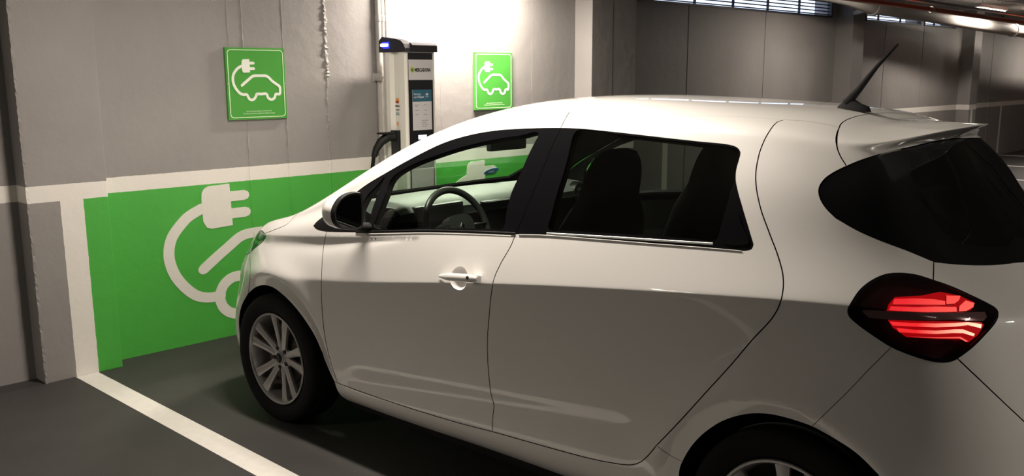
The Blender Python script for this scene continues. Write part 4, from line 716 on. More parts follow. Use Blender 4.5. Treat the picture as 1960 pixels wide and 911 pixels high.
'rpane':[(12.953,8.975),(12.914,8.854),(12.87,8.751),(12.822,8.659),(12.774,8.573),(12.727,8.491),(12.675,8.41),(12.62,8.331),(12.568,8.253),(12.525,8.175),(12.497,8.095),(12.489,8.036),(12.489,7.975),(12.496,7.912),(12.507,7.849),(12.521,7.785),(12.535,7.722),(12.549,7.661),(12.561,7.601),(12.569,7.543),(12.574,7.484),(12.574,7.426),(12.574,7.368),(12.573,7.312),(12.575,7.258),(12.582,7.207),(12.594,7.159),(12.615,7.115),(12.645,7.074),(12.68,7.035),(12.72,6.998),(12.765,6.964),(12.814,6.933),(12.868,6.905),(12.924,6.88),(12.984,6.857),(13.045,6.84),(13.113,6.826),(13.186,6.816),(13.262,6.807),(13.342,6.799),(13.424,6.792),(13.508,6.784),(13.593,6.774),(13.677,6.761)],
'handle_disc':[(6.825,5.709)],
'handle':[(6.61,5.819),(7.088,5.626)],
'sill_0':[(4.996,1.225),(5.053,1.218)],
'spoiler_front':[(10.554,10.552),(10.568,10.69),(10.573,10.83),(10.568,10.978),(10.551,11.117),(10.517,11.267),(10.468,11.423),(10.408,11.583),(10.35,11.728),(10.287,11.877),(10.26,12),(10.34,12),(10.44,12)]}
CRV = {k: [tuple(p) for p in v] for k, v in CRV.items()}
# curves on the hidden side of the nose, roof and tail, given directly on the body surface
def lerp(pts, n=8):
    o = []
    for i in range(len(pts) - 1):
        for j in range(n): o.append(tuple(np.array(pts[i]) + (np.array(pts[i + 1]) - np.array(pts[i])) * j / n))
    return o + [tuple(pts[-1])]
def crm(pts, n=8): return smooth2(pts, n)
c0 = CRV
c0['hs'] = crm([c0['hood_gap'][-1], (4.5, 10.15), (4.72, 10.35)], 6)
c0['ws_side'] = crm([(4.72, 10.35), (5.5, 10.37), (6.0, 10.37), (6.45, 10.36)], 10)
c0['cowl'] = crm([(4.72, 10.35), (4.67, 11.0), (4.62, 11.5), (4.6, 12)], 8)
c0['header'] = crm([(6.45, 10.36), (6.55, 11.0), (6.59, 11.5), (6.6, 12)], 8)
c0['ditch_f'] = crm([(6.45, 10.36), (7.0, 10.27), c0['b_gap_up'][0]], 8)
c0['ditch_m'] = crm([c0['b_gap_up'][0], (8.2, 10.17), (9.0, 10.30), c0['roof_q'][0]], 10)
c0['sp_front'] = crm([c0['roof_q'][-1], (10.45, 10.905), (10.37, 11.4), (10.3, 12)], 8)
c0['gt_end'] = crm([p for p in [c0['glass_top'][-8], (13.6, 9.12), (14, 9.14)]], 6)
c0['glass_top'] = c0['glass_top'][:-7]
c0['gb_end'] = crm([c0['glass_bot_b'][-1], (13.78, 6.45), (14, 6.41)], 4)
c0['bump_c'] = crm([c0['hatch_low'][-1], (12.75, 3.05), (13.3, 2.95), (14, 2.9)], 8)
c0['arch_r_tail'] = crm([c0['arch_r_c'][-1], (10.97, 2.1), (11.06, 1.2), (11.1, 0)], 8)
c0['arch_r_low'] = crm([c0['arch_r_a'][-1], (8.9, 1.0), (8.86, 0)], 6)
c0['arch_f_low'] = crm([c0['arch_f_b'][-1], (5.01, .6), (5.03, 0)], 5)
c0['arch_f_nose'] = crm([c0['arch_f_a'][0], (2.68, .5), (2.66, 0)], 5)
c0['hl_top'] = crm([c0['hl_c'][-1], (2.5, 8.45), (1.9, 8.2), (1.35, 7.6)], 8)
c0['hl_low'] = crm([(1.35, 7.6), (1.2, 6.9), (1.7, 6.35), (2.4, 6.4), c0['hl_a'][0]], 8)
c0['hood_nose'] = crm([(1.35, 7.6), (.8, 8.25), (.3, 8.45), (0, 8.5)], 6)

def loop(*segs):
    """segs: 'name', '-name' (reversed), or ('name', gap); explicit point lists allowed. returns uv and gap arrays"""
    pts = []; gp = []
    for s in segs:
        g = .0019
        if isinstance(s, tuple): s, g = s
        if isinstance(s, str):
            L = CRV[s[1:]][::-1] if s[0] == '-' else CRV[s]
        else: L = lerp(s, 14)
        for p in L:
            if pts and abs(p[0] - pts[-1][0]) + abs(p[1] - pts[-1][1]) < 2e-3: gp[-1] = min(gp[-1], g); continue
            pts.append(tuple(p)); gp.append(g)
    if abs(pts[0][0] - pts[-1][0]) + abs(pts[0][1] - pts[-1][1]) < 2e-3: pts.pop(); gp.pop()
    return np.array(pts), np.array(gp)

KU, KV = .30, .13
def pip(q, poly):
    x, y = q[:, 0], q[:, 1]; r = np.zeros(len(q), bool); a = poly; c = np.roll(poly, -1, 0)
    for (x0, y0), (x1, y1) in zip(a, c):
        if y0 == y1: continue
        m = ((y0 > y) != (y1 > y)) & (x < (x1 - x0) * (y - y0) / (y1 - y0) + x0); r ^= m
    return r
def inset(uv, gap, sign=1):
    """shift loop inwards by gap metres along the surface"""
    n = len(uv); P, N, Pu, Pv = surf(uv[:, 0], uv[:, 1]); eps = 1e-3
    area = np.sum(uv[:, 0] * np.roll(uv[:, 1], -1) - np.roll(uv[:, 0], -1) * uv[:, 1]) / 2
    t2 = np.roll(uv, -1, 0) - np.roll(uv, 1, 0)
    T = Pu * t2[:, :1] + Pv * t2[:, 1:]; T /= np.maximum(np.linalg.norm(T, axis=1, keepdims=True), 1e-12)
    I = np.cross(N, T); out = uv.copy()
    n2 = np.stack([-t2[:, 1], t2[:, 0]], 1) * (1 if area > 0 else -1)
    for i in range(n):
        if gap[i] <= 0: continue
        A = np.stack([Pu[i], Pv[i]], 1) / (2 * eps)
        d, *_ = np.linalg.lstsq(A, I[i], rcond=None)
        if d @ n2[i] < 0: d = -d
        L = np.linalg.norm(d)
        if L > 60: continue
        out[i] = uv[i] + d * gap[i] * sign
    out[:, 0] = np.clip(out[:, 0], 0, NU - 1); out[:, 1] = np.clip(out[:, 1], 0, NV - 1)
    return out
UG = np.arange(0, NU - 1 + 1e-6, .06)
VG = np.unique(np.concatenate([np.arange(0, 1, .15), np.arange(1, 4.2, .055), np.arange(4.2, 6.4, .2), np.arange(6.4, 8.0, .06), np.arange(8, 12.001, .2)]))
GRID = np.stack(np.meshgrid(UG, VG, indexing='ij'), -1).reshape(-1, 2)

def xz_uv(x, z, u, v):
    q = np.array([u, v], float)
    for _ in range(25):
        p, _n, pu, pv = surf(q[:1], q[1:]); A = np.array([[pu[0][0], pv[0][0]], [pu[0][2], pv[0][2]]]) / 2e-3
        e = np.array([x - p[0][0], z - p[0][2]])
        if np.hypot(*e) < 1e-5: break
        q += np.clip(np.linalg.lstsq(A, e, rcond=None)[0], -.3, .3)
    return q, np.hypot(*e)
def crease_line(XZ, u, v):
    o = []
    for x, z in XZ:
        q, e = xz_uv(x, z, u, v)
        if e < 1e-4 and 0 < q[1] < 11: o.append(tuple(q)); u, v = q
    return np.array(o)
CREASES = [crease_line([(x, .888 + .105 * (x - .734)) for x in np.arange(.74, 1.84, .022)], 3.64, 7.79)]
for (xc, R, u0, v0) in ((.872, .420, 4.1, 4.2), (3.405, .410, 9.9, 3.6)):
    for sg in (-1, 1):
        CREASES.append(crease_line([(xc + R * math.sin(a) * sg, .31 + R * math.cos(a)) for a in np.arange(0 if sg < 0 else .055, 1.50, .055)], u0, v0))

def panel(name, lp, m, parent=None, off=0.0, holes=(), flange=.012, inner=True, both=False, right=False, disp=None, m2=None, both_smooth=True, gapk=1.0, hflange=True, grid=GRID, flip_fl=1):
    uv, gap = lp; gap = gap * gapk
    # centre-line points never move
    cen = (uv[:, 1] > NV - 1 - 1e-3) | (uv[:, 0] > NU - 1 - 1e-3) | (uv[:, 0] < 1e-3)
    gap = np.where(cen, 0, gap)
    uv = inset(uv, gap)
    loops = [uv]; hl = []
    for h in holes:
        hu, hg = h; hl.append(inset(hu, hg * gapk, -1)); loops.append(hl[-1])
    K = np.array([KU, KV])
    lo, hi = uv.min(0), uv.max(0)
    g = grid[(grid[:, 0] > lo[0]) & (grid[:, 0] < hi[0]) & (grid[:, 1] > lo[1]) & (grid[:, 1] < hi[1])]
    ok = pip(g, uv)
    for h in hl: ok &= ~pip(g, h)
    g = g[ok]
    # crease lines are carried as edges of the mesh
    cp = []; ce = []
    for cl_ in (CREASES if name in ('front_fender', 'front_door', 'rear_quarter_panel', 'rear_bumper', 'front_bumper', 'sill', 'rear_door') else []):
        k = pip(cl_, uv)
        for h in hl: k &= ~pip(cl_, h)
        for i_ in range(len(cl_)):
            if not k[i_]: continue
            dd = min(np.hypot((L[:, 0] - cl_[i_, 0]) * KU, (L[:, 1] - cl_[i_, 1]) * KV).min() for L in loops)
            if dd < .003: continue
            if cp and ce_last == i_ - 1 and cl_ is last_: ce.append((len(cp) - 1, len(cp)))
            cp.append(cl_[i_]); ce_last = i_; last_ = cl_
    # drop grid points hugging the boundary
    bd = np.concatenate(loops)
    nb = len(bd)
    if cp: bd = np.concatenate([bd, np.array(cp)])
    if len(g):
        dmin = np.full(len(g), 9.)
        for p in bd: dmin = np.minimum(dmin, np.hypot((g[:, 0] - p[0]) * KU, (g[:, 1] - p[1]) * KV))
        g = g[dmin > .006]
    pts = np.concatenate([bd, g]) if len(g) else bd
    edges = []; s0 = 0
    for L in loops:
        n = len(L); edges += [(s0 + i, s0 + (i + 1) % n) for i in range(n)]; s0 += n
    edges += [(a_ + nb, b_ + nb) for a_, b_ in ce]
    r = delaunay_2d_cdt([Vector((p[0] * KU, p[1] * KV)) for p in pts], edges, [], 0, 1e-6)
    vv = np.array([[p.x / KU, p.y / KV] for p in r[0]]); tri = np.array([list(f) for f in r[2] if len(f) == 3])
    c = vv[tri].mean(1); ok = pip(c, uv)
    for h in hl: ok &= ~pip(c, h)
    tri = tri[ok]
    a = vv[tri]; ar = (a[:, 1, 0] - a[:, 0, 0]) * (a[:, 2, 1] - a[:, 0, 1]) - (a[:, 2, 0] - a[:, 0, 0]) * (a[:, 1, 1] - a[:, 0, 1])
    tri = tri[abs(ar) > 1e-9]
    P, N, _, _ = surf(vv[:, 0], vv[:, 1])
    if disp is not None:
        N0 = N; P, N = disp(vv, P, N)
        if N is None:
            N = np.zeros_like(P); fn = np.cross(P[tri[:, 1]] - P[tri[:, 0]], P[tri[:, 2]] - P[tri[:, 0]])
            if (fn * N0[tri[:, 0]]).sum() < 0: fn = -fn
            for q in range(3): np.add.at(N, tri[:, q], fn)
            N[P[:, 1] < 2e-4, 1] = 0
            N /= np.maximum(np.linalg.norm(N, axis=1, keepdims=True), 1e-12)
    P = P + N * off
    # boundary edges of the triangulation
    from collections import Counter
    ec = Counter()
    for t in tri:
        for k in range(3): ec[(t[k], t[(k + 1) % 3])] += 1
    be = [e for e in ec if (e[1], e[0]) not in ec]
    cenv = (vv[:, 1] > NV - 1 - 1e-3) | (vv[:, 0] > NU - 1 - 1e-3) | (vv[:, 0] < 1e-3)
    if both: be = [e for e in be if not (cenv[e[0]] and cenv[e[1]])]
    nv = len(P)
    V = [P]; F = [tuple(t) for t in tri]; I = [0] * len(tri); LN = [N[t] for t in tri]
    if flange:
        Pin = P - N * flange * flip_fl
        V.append(Pin)
        for (i, j) in be:
            F.append((j, i, i + nv, j + nv)); I.append(1)
        if inner:
            for t in tri: F.append((t[0] + nv, t[2] + nv, t[1] + nv)); I.append(1)
    V = np.concatenate(V)
    # orientation: surface triangles must face outwards (x, -w, z)
    def emit(sgn, nm, par):
        W = V.copy(); W[:, 1] *= sgn
        A = W[tri[:, 0]]; fn = np.cross(W[tri[:, 1]] - A, W[tri[:, 2]] - A); NN = N.copy(); NN[:, 1] *= sgn
        flip = (fn * NN[tri[:, 0]]).sum(1).sum() < 0
        FF = [f[::-1] for f in F] if flip else F
        return W, FF, NN, flip
    def loopnormals(W, FF, NN, k0=0):
        out = []
        for q, f in enumerate(FF):
            if I[q] == 0:
                for i in f: out.append(tuple(NN[i]))
            else:
                p = [W[i] for i in f]; n_ = np.cross(p[1] - p[0], p[2] - p[0]); L = np.linalg.norm(n_); n_ = n_ / L if L > 1e-12 else np.array([0, 0, 1.])
                for i in f: out.append(tuple(n_))
        return out
    ms = [m, m2 or M['seal']]
    res = []
    if both:
        W1, F1, N1, _ = emit(-1, name, parent); W2, F2, N2, _ = emit(1, name, parent)
        WW = np.concatenate([W1, W2]); k = len(W1)
        LNn = loopnormals(W1, F1, N1) + loopnormals(W2, F2, N2)
        FF = list(F1) + [tuple(i + k for i in f) for f in F2]
        res.append(mesh_obj(name, WW, FF, ms, parent, I + I, smooth=True, loopn=LNn))
    else:
        W1, F1, N1, _ = emit(1 if right else -1, name, parent)
        res.append(mesh_obj(name, W1, F1, ms, parent, I, smooth=True, loopn=loopnormals(W1, F1, N1)))
    return res[0]

def at(u, v, right=False, off=0.0):
    P, N, _, _ = surf(np.array([u]), np.array([v])); s_ = 1 if right else -1
    q = P[0] + N[0] * off
    return Vector((q[0], q[1] * s_, q[2])), Vector((N[0][0], N[0][1] * s_, N[0][2]))

A_CAR = .0329
CX = 2.042
car = empty('car', (CX * math.cos(A_CAR), CX * math.sin(A_CAR), 0), A_CAR)
tag(car, 'white electric hatchback parked nose-in with its rear lamp glowing red', 'car')
def carpart(o):
    if o.parent is car: o.location = (-CX, 0, 0)
    return o
def CB(b, name, m, parent=None, **k):
    o = b.build(name, m, parent or car, **k); return carpart(o)
PT = M['paint']
noseline = [(0, 8.5), (0, 12), (4.6, 12)]
L_body_side = loop('hood_gap', ('hs', .0015), 'ws_side', ('ditch_f', .0003), 'b_gap_up', '-dlo_top', 'dlo_bot_a', 'fender_gap', '-sill_0', '-arch_f_b', '-bump_f', 'hl_b')
L_front_door = loop('dlo_bot_b', 'b_gap_low', '-sill_f', '-fender_gap')
L_rear_door = loop(('ditch_m', .0003), 'd_gap', 'd_gap_low', '-sill_r', '-b_gap_low', 'dlo_bot_r', '-dlo_top_r', '-b_gap_up')
L_quarter = loop(('roof_q', .0010), 'spoiler_low', 'glass_tip', 'glass_bot_a', 'hatch_up', '-lamp_l', ('bump_gap', .0009), '-arch_r_b', ('-sill_tail', .0009), '-d_gap')
L_rbump = loop(('-bump_gap', .0009), '-lamp_b', 'hatch_low', 'bump_c', ([(14, 2.9), (14, 0), (11.1, 0)], 0), '-arch_r_tail', '-arch_r_c')
L_sill = loop('sill_0', 'sill_f', 'sill_r', '-d_gap_low', ('sill_tail', .0009), 'arch_r_a', 'arch_r_low', ([(8.86, 0), (5.03, 0)], 0), '-arch_f_low')
L_fbump = loop('bump_f', '-arch_f_a', 'arch_f_nose', ([(2.66, 0), (0, 0), (0, 8.5)], 0), '-hood_nose', 'hl_low', 'hl_a')
L_hood = loop('hl_c', 'hl_top', 'hood_nose', (noseline, 0), '-cowl', '-hs', '-hood_gap')
L_wind = loop('ws_side', 'header', ([(6.6, 12), (4.6, 12)], 0), '-cowl')
L_roof = loop(('-header', .002), ('ditch_f', .0003), ('ditch_m', .0003), ('roof_q', .001), 'sp_front', ([(10.3, 12), (6.6, 12)], 0))
L_spoil = loop('-sp_front', 'spoiler_low', 'glass_top', 'gt_end', ([(14, 9.14), (14, 12), (10.3, 12)], 0))
L_rglass = loop('glass_top', 'gt_end', ([(14, 9.14), (14, 6.41)], 0), '-gb_end', '-glass_bot_b', '-glass_bot_a', '-glass_tip')
L_gate = loop('glass_bot_b', 'gb_end', ([(14, 6.41), (14, 2.9)], 0), '-bump_c', '-hatch_low', '-lamp_r', '-hatch_up')
L_lamp = loop(('lamp_r', .001), ('lamp_b', .001), ('lamp_l', .001))
L_head = loop(('hl_a', .001), ('hl_b', .001), ('hl_c', .001), ('hl_top', .001), ('hl_low', .001))
L_dlof = loop(('dlo_top', 0), ('b_gap_mid', .001), ('-dlo_bot_b', 0), ('-dlo_bot_a', 0))
L_dlor = loop(('-b_gap_mid', .001), ('dlo_top_r', 0), ('-dlo_bot_r', 0))
def closed(name, g=0.0): return loop((name, g))
def circle_uv(u, v, R, n=36):
    P, N, Pu, Pv = surf(np.array([u]), np.array([v])); c = P[0]; nn = N[0]; tx = np.array([1, 0, 0.]); o = []
    tx -= nn * (tx @ nn); tx /= np.linalg.norm(tx); tz = np.cross(nn, tx)
    for k in range(n):
        a = 2 * PI * k / n; goal = c + (tx * math.cos(a) + tz * math.sin(a)) * R; q = np.array([u, v], float)
        for _ in range(14):
            p, m_, pu, pv = surf(q[:1], q[1:]); A = np.stack([pu[0], pv[0]], 1) / 2e-3
            d, *_ = np.linalg.lstsq(A, goal - p[0], rcond=None); q = q + np.clip(d, -.3, .3)
        o.append(tuple(q))
    return np.array(o), np.full(n, 0.0)
HD = CRV['handle_disc'][0]
HR = .046
L_disc = circle_uv(HD[0], HD[1], HR)
HC, HN = at(*HD)
def dish(vv, P, N):
    c = np.array([HC.x, -HC.y, HC.z]); r = np.linalg.norm(P - c, axis=1) / HR; k = np.clip(1 - r ** 2, 0, 1)
    P2 = P - N * (.020 * k ** .8)[:, None]
    rad = (P - c) / np.maximum(np.linalg.norm(P - c, axis=1), 1e-6)[:, None]
    N2 = N - rad * (.75 * np.clip(r, 0, 1))[:, None]; N2 /= np.linalg.norm(N2, axis=1, keepdims=True)
    return P2, N2
FG = np.stack(np.meshgrid(np.arange(6.4, 7.3, .022), np.arange(5.0, 7.2, .08), indexing='ij'), -1).reshape(-1, 2)

# spoiler: the upper surface runs on rearwards and lifts off the glass
SPX0, SPX1 = 3.34, 3.52
SPG = np.stack(np.meshgrid(np.arange(10, 14.001, .07), np.arange(8.5, 12.001, .09), indexing='ij'), -1).reshape(-1, 2)
def spo(vv, P, N):
    t = np.clip((P[:, 0] - SPX0) / (SPX1 - SPX0), 0, 1)
    k = np.clip((vv[:, 1] - 9.1) / .55, 0, 1); k = k * k * (3 - 2 * k)
    top = 1 - .35 * np.clip((vv[:, 1] - 9.6) / 2.4, 0, 1)
    s_ = np.clip((.60 - P[:, 1]) / .40, 0, 1); s_ = s_ ** .8
    Q = P.copy(); Q[:, 0] += .115 * t ** 1.8 * k * top * s_; Q[:, 2] += .036 * t ** 2 * k * top * s_
    return Q, None

def handle(parent, a, c, right=False, tail=.012):
    """bow handle between two points of the body surface"""
    pa, na = at(*a, right); pc, nc = at(*c, right); b = MB(); n = 17; secs = []
    for i in range(n):
        t = i / (n - 1); p = pa.lerp(pc, t); nn = na.lerp(nc, t).normalized(); d = (pc - pa).normalized(); upv = nn.cross(d)
        if upv.z < 0: upv = -upv
        o_ = .004 + .030 * math.sin(PI * min(1, (t + .02) / .80) * .5) if t < .78 else .034 - .004 * (t - .78) / .22
        th = .0025 + .012 * min(1, t * 3.2); hh = .004 + .0105 * min(1, t * 3.4)
        if t > .93: hh *= .80; th *= .9
        if t > .99: hh *= .6; th *= .6
        if .15 < t < .74: th *= .82
        secs.append((p + nn * o_, nn, upv, th, hh))
    V = []; F = []; m_ = 14
    for (p, nn, upv, th, hh) in secs:
        for k in range(m_): an = 2 * PI * k / m_; V.append(p + nn * th * math.copysign(abs(math.cos(an)) ** .7, math.cos(an)) + upv * hh * math.copysign(abs(math.sin(an)) ** .7, math.sin(an)))
    for i in range(n - 1):
        for k in range(m_): k2 = (k + 1) % m_; F.append((i * m_ + k, i * m_ + k2, (i + 1) * m_ + k2, (i + 1) * m_ + k))
    F += [tuple(range(m_)), tuple(range((n - 1) * m_, n * m_))]
    b.add(V, F)
    # rear pedestal reaching the door skin
    p, nn, upv, th, hh = secs[14]; d = (pc - pa).normalized()
    V = []
    for s_, q in ((-.036, 0), (.028, 0)):
        for hz in (-.9, .9):
            for dn in (-.046, .0): V.append(p + d * s_ * .55 + upv * hh * hz + nn * dn)
    b.add(V, [(0, 1, 3, 2), (4, 6, 7, 5), (0, 4, 5, 1), (2, 3, 7, 6), (1, 5, 7, 3)])
    h = b.build('door_handle', PT, parent, autosm=50)
    kb = MB(); q = secs[13][0].lerp(secs[14][0], .6); kb.tube([q + nn * (th - .002), q + nn * (th + .0025)], .0062, 14); kb.build('key_cylinder', M['satin_black'], parent)
    return h

for right in (False, True):
    kw = dict(right=right)
    fs = carpart(panel('front_fender', L_body_side, PT, car, **kw))
    fd = carpart(panel('front_door', L_front_door, PT, car, holes=[L_disc], grid=np.concatenate([GRID, FG]), **kw))
    dc, dn = at(HD[0], HD[1], right); rim_ = [at(u, v, right)[0] for u, v in L_disc[0]]; V = []; F = []; nr = len(rim_)
    for t_ in (1.0, .97, .92, .84, .72, .56, .36, .15):
        for q in rim_: V.append(dc.lerp(q, t_) - dn * (.020 * (1 - t_ ** 2.6) ** .9))
    for a_ in range(7):
        for k in range(nr): F.append((a_ * nr + k, a_ * nr + (k + 1) % nr, (a_ + 1) * nr + (k + 1) % nr, (a_ + 1) * nr + k))
    F.append(tuple(range(7 * nr, 8 * nr)))
    b = MB(); b.add(V, F); b.build('handle_recess', PT, fd, smooth=True)
    handle(fd, CRV['handle'][0], CRV['handle'][1], right)
    rd = carpart(panel('rear_door', L_rear_door, PT, car, **kw))
    carpart(panel('rear_quarter_panel', L_quarter, PT, car, **kw))
    carpart(panel('sill', L_sill, PT, car, **kw))
    # black frames, panes
    panel('window_frame', L_dlof, M['gloss_black'], fd, off=-.0015, holes=[closed('pane_f'), closed('pane_q')], flange=.03, **kw)
    panel('side_window', closed('pane_f', -.001), M['glass_front'], fd, off=-.006, inner=False, flange=0, **kw)
    panel('quarter_light', closed('pane_q', -.001), M['glass_front'], fd, off=-.006, inner=False, flange=0, **kw)
    panel('window_frame', L_dlor, M['gloss_black'], rd, off=-.0015, holes=[closed('pane_r')], flange=.03, **kw)
    panel('side_window', closed('pane_r', -.001), M['glass_tint'], rd, off=-.006, inner=False, flange=0, **kw)
    panel('hidden_handle', closed('qtrim', .001), M['gloss_black'], rd, off=.002, inner=False, flange=.004, **kw)
    # strips along the waist
    def waist(nm, crv, m_, par, w_, o_, i0=0, i1=None, dz=0.0):
        pts = CRV[crv][i0:i1]; P3 = [at(u, v, right, o_) for u, v in pts]; b = MB(); V = []; F = []
        for p, n_ in P3:
            p = p + Vector((0, 0, dz))
            V += [p + Vector((0, 0, w_)), p + n_ * .003 + Vector((0, 0, w_ * .6)), p + n_ * .003 - Vector((0, 0, w_ * .6)), p - Vector((0, 0, w_))]
        for i in range(len(P3) - 1):
            for k in range(3): F.append((i * 4 + k, i * 4 + k + 1, i * 4 + 5 + k, i * 4 + 4 + k))
        b.add(V, F); return b.build(nm, m_, par, smooth=True)
    waist('chrome_strip', 'chrome_r', M['satin_chrome'], rd, .0035, .001)
    waist('waist_seal', 'dlo_bot_b', M['satin_black'], fd, .005, .001, 8)
    waist('door_ledge', 'dlo_bot_b', PT, fd, .0045, .0015, 10, -1, -.0100)
    waist('door_ledge', 'dlo_bot_r', PT, rd, .0025, .0015, 1, -6, -.0040)
    # tail lamp
    tl = empty('tail_lamp', parent=car); carpart(tl)
    tl.location = (-CX, 0, 0)
    panel('lamp_housing', L_lamp, M['lamp_dark'], tl, off=-.030, inner=False, flange=.032, flip_fl=-1, m2=M['gloss_black'], **kw)
    inner = (inset(L_lamp[0], np.full(len(L_lamp[0]), .0075)), np.zeros(len(L_lamp[0])))
    panel('lamp_bezel', L_lamp, M['gloss_black'], tl, off=.0025, holes=[inner], inner=False, flange=.006, m2=M['gloss_black'], **kw)
    panel('lamp_lens', (inner[0], inner[1]), M['lens'], tl, off=.0035, inner=False, flange=0, **kw)
    lg = np.stack(np.meshgrid(np.arange(10.5, 12.6, .05), np.arange(3.8, 6.9, .1), indexing='ij'), -1).reshape(-1, 2)
    for nm in ('glow_a', 'glow_b'): panel('reflector_glow', closed(nm), M['lamp_glow'], tl, off=-.010, inner=False, flange=.003, m2=M['lamp_dark'], grid=lg, **kw)
    for nm, mm in (('strip_a', 'lamp_red'), ('strip_b', 'lamp_red'), ('strip_a2', 'lamp_red'), ('strip_b2', 'lamp_red'), ('strip_c', 'lamp_hot'), ('strip_d', 'lamp_hot'), ('strip_e', 'lamp_red')):
        panel('light_strip', closed(nm), M[mm], tl, off=-.006, inner=False, flange=.004, m2=M['lamp_dark'], grid=lg, **kw)
    panel('lamp_blade', closed('bar'), M['lamp_bar'], tl, off=-.004, inner=False, flange=.01, m2=M['lamp_dark'], grid=lg, **kw)
    # headlamp
    hl = empty('headlamp', parent=car); hl.location = (-CX, 0, 0)
    panel('lamp_housing', L_head, M['gloss_black'], hl, off=-.035, inner=False, flange=.036, flip_fl=-1, m2=M['lamp_silver'], **kw)
    panel('lamp_lens', L_head, M['lens_clear'], hl, off=.001, inner=False, flange=0, **kw)
    hin = (inset(L_head[0], np.full(len(L_head[0]), .010)), np.zeros(len(L_head[0])))
    panel('lamp_rim', L_head, M['lamp_silver'], hl, off=-.004, holes=[hin], inner=False, flange=.004, **kw)
    for (u_, v_) in ((2.6, 7.2), (2.0, 7.1)):
        q, n_ = at(u_, v_, right, -.03); b = MB(); b.tube([q, q + n_ * .02], [.028, .034], 18); b.build('projector', M['chrome'], hl)
carpart(panel('hood', L_hood, PT, car, both=True))
carpart(panel('front_bumper', L_fbump, PT, car, both=True))
carpart(panel('roof_panel', L_roof, PT, car, both=True, gapk=1))
carpart(panel('windshield', L_wind, M['glass_wind'], car, off=-.003, both=True, inner=False, flange=0))
wi = (inset(L_wind[0], np.where((L_wind[0][:, 1] > 11.99), 0, .028)), np.zeros(len(L_wind[0])))
# black ceramic border of the windshield, as a ribbon along side, header and cowl
def ribbon(nm, crvs, wdt, m_, off, par, sgn=1):
    uv, gp = loop(*crvs); P, N, Pu, Pv = surf(uv[:, 0], uv[:, 1]); V = []; F = []
    t2 = np.gradient(uv, axis=0); T = Pu * t2[:, :1] + Pv * t2[:, 1:]; T /= np.linalg.norm(T, axis=1, keepdims=True); I = np.cross(N, T) * sgn
    for s_ in (-1, 1):
        k = len(V)
        for i in range(len(P)):
            for q in (P[i] + N[i] * off, P[i] + I[i] * wdt + N[i] * off): V.append((q[0], q[1] * s_, q[2]))
        for i in range(len(P) - 1): F.append((k + 2 * i, k + 2 * i + 1, k + 2 * i + 3, k + 2 * i + 2))
    return carpart(mesh_obj(nm, V, F, m_, par, smooth=True))
0 and ribbon('windshield_border', ['cowl'], .06, M['satin_black'], -.006, car, 1)
carpart(panel('spoiler', L_spoil, PT, car, both=True, disp=spo, grid=SPG, inner=False, flange=.008))
rg = panel('rear_window', L_rglass, M['gloss_black'], car, off=-.002, both=True, flange=.02, holes=[loop(('rpane', 0), ([(14, 6.85), (14, 8.9)], 0))]); carpart(rg)
rp = panel('rear_glass', loop(('rpane', 0), ([(14, 6.85), (14, 8.9)], 0)), M['glass_rear'], rg, off=-.003, both=True, inner=False, flange=0)
carpart(panel('tailgate', L_gate, PT, car, both=True))
carpart(panel('rear_bumper', L_rbump, PT, car, both=True))
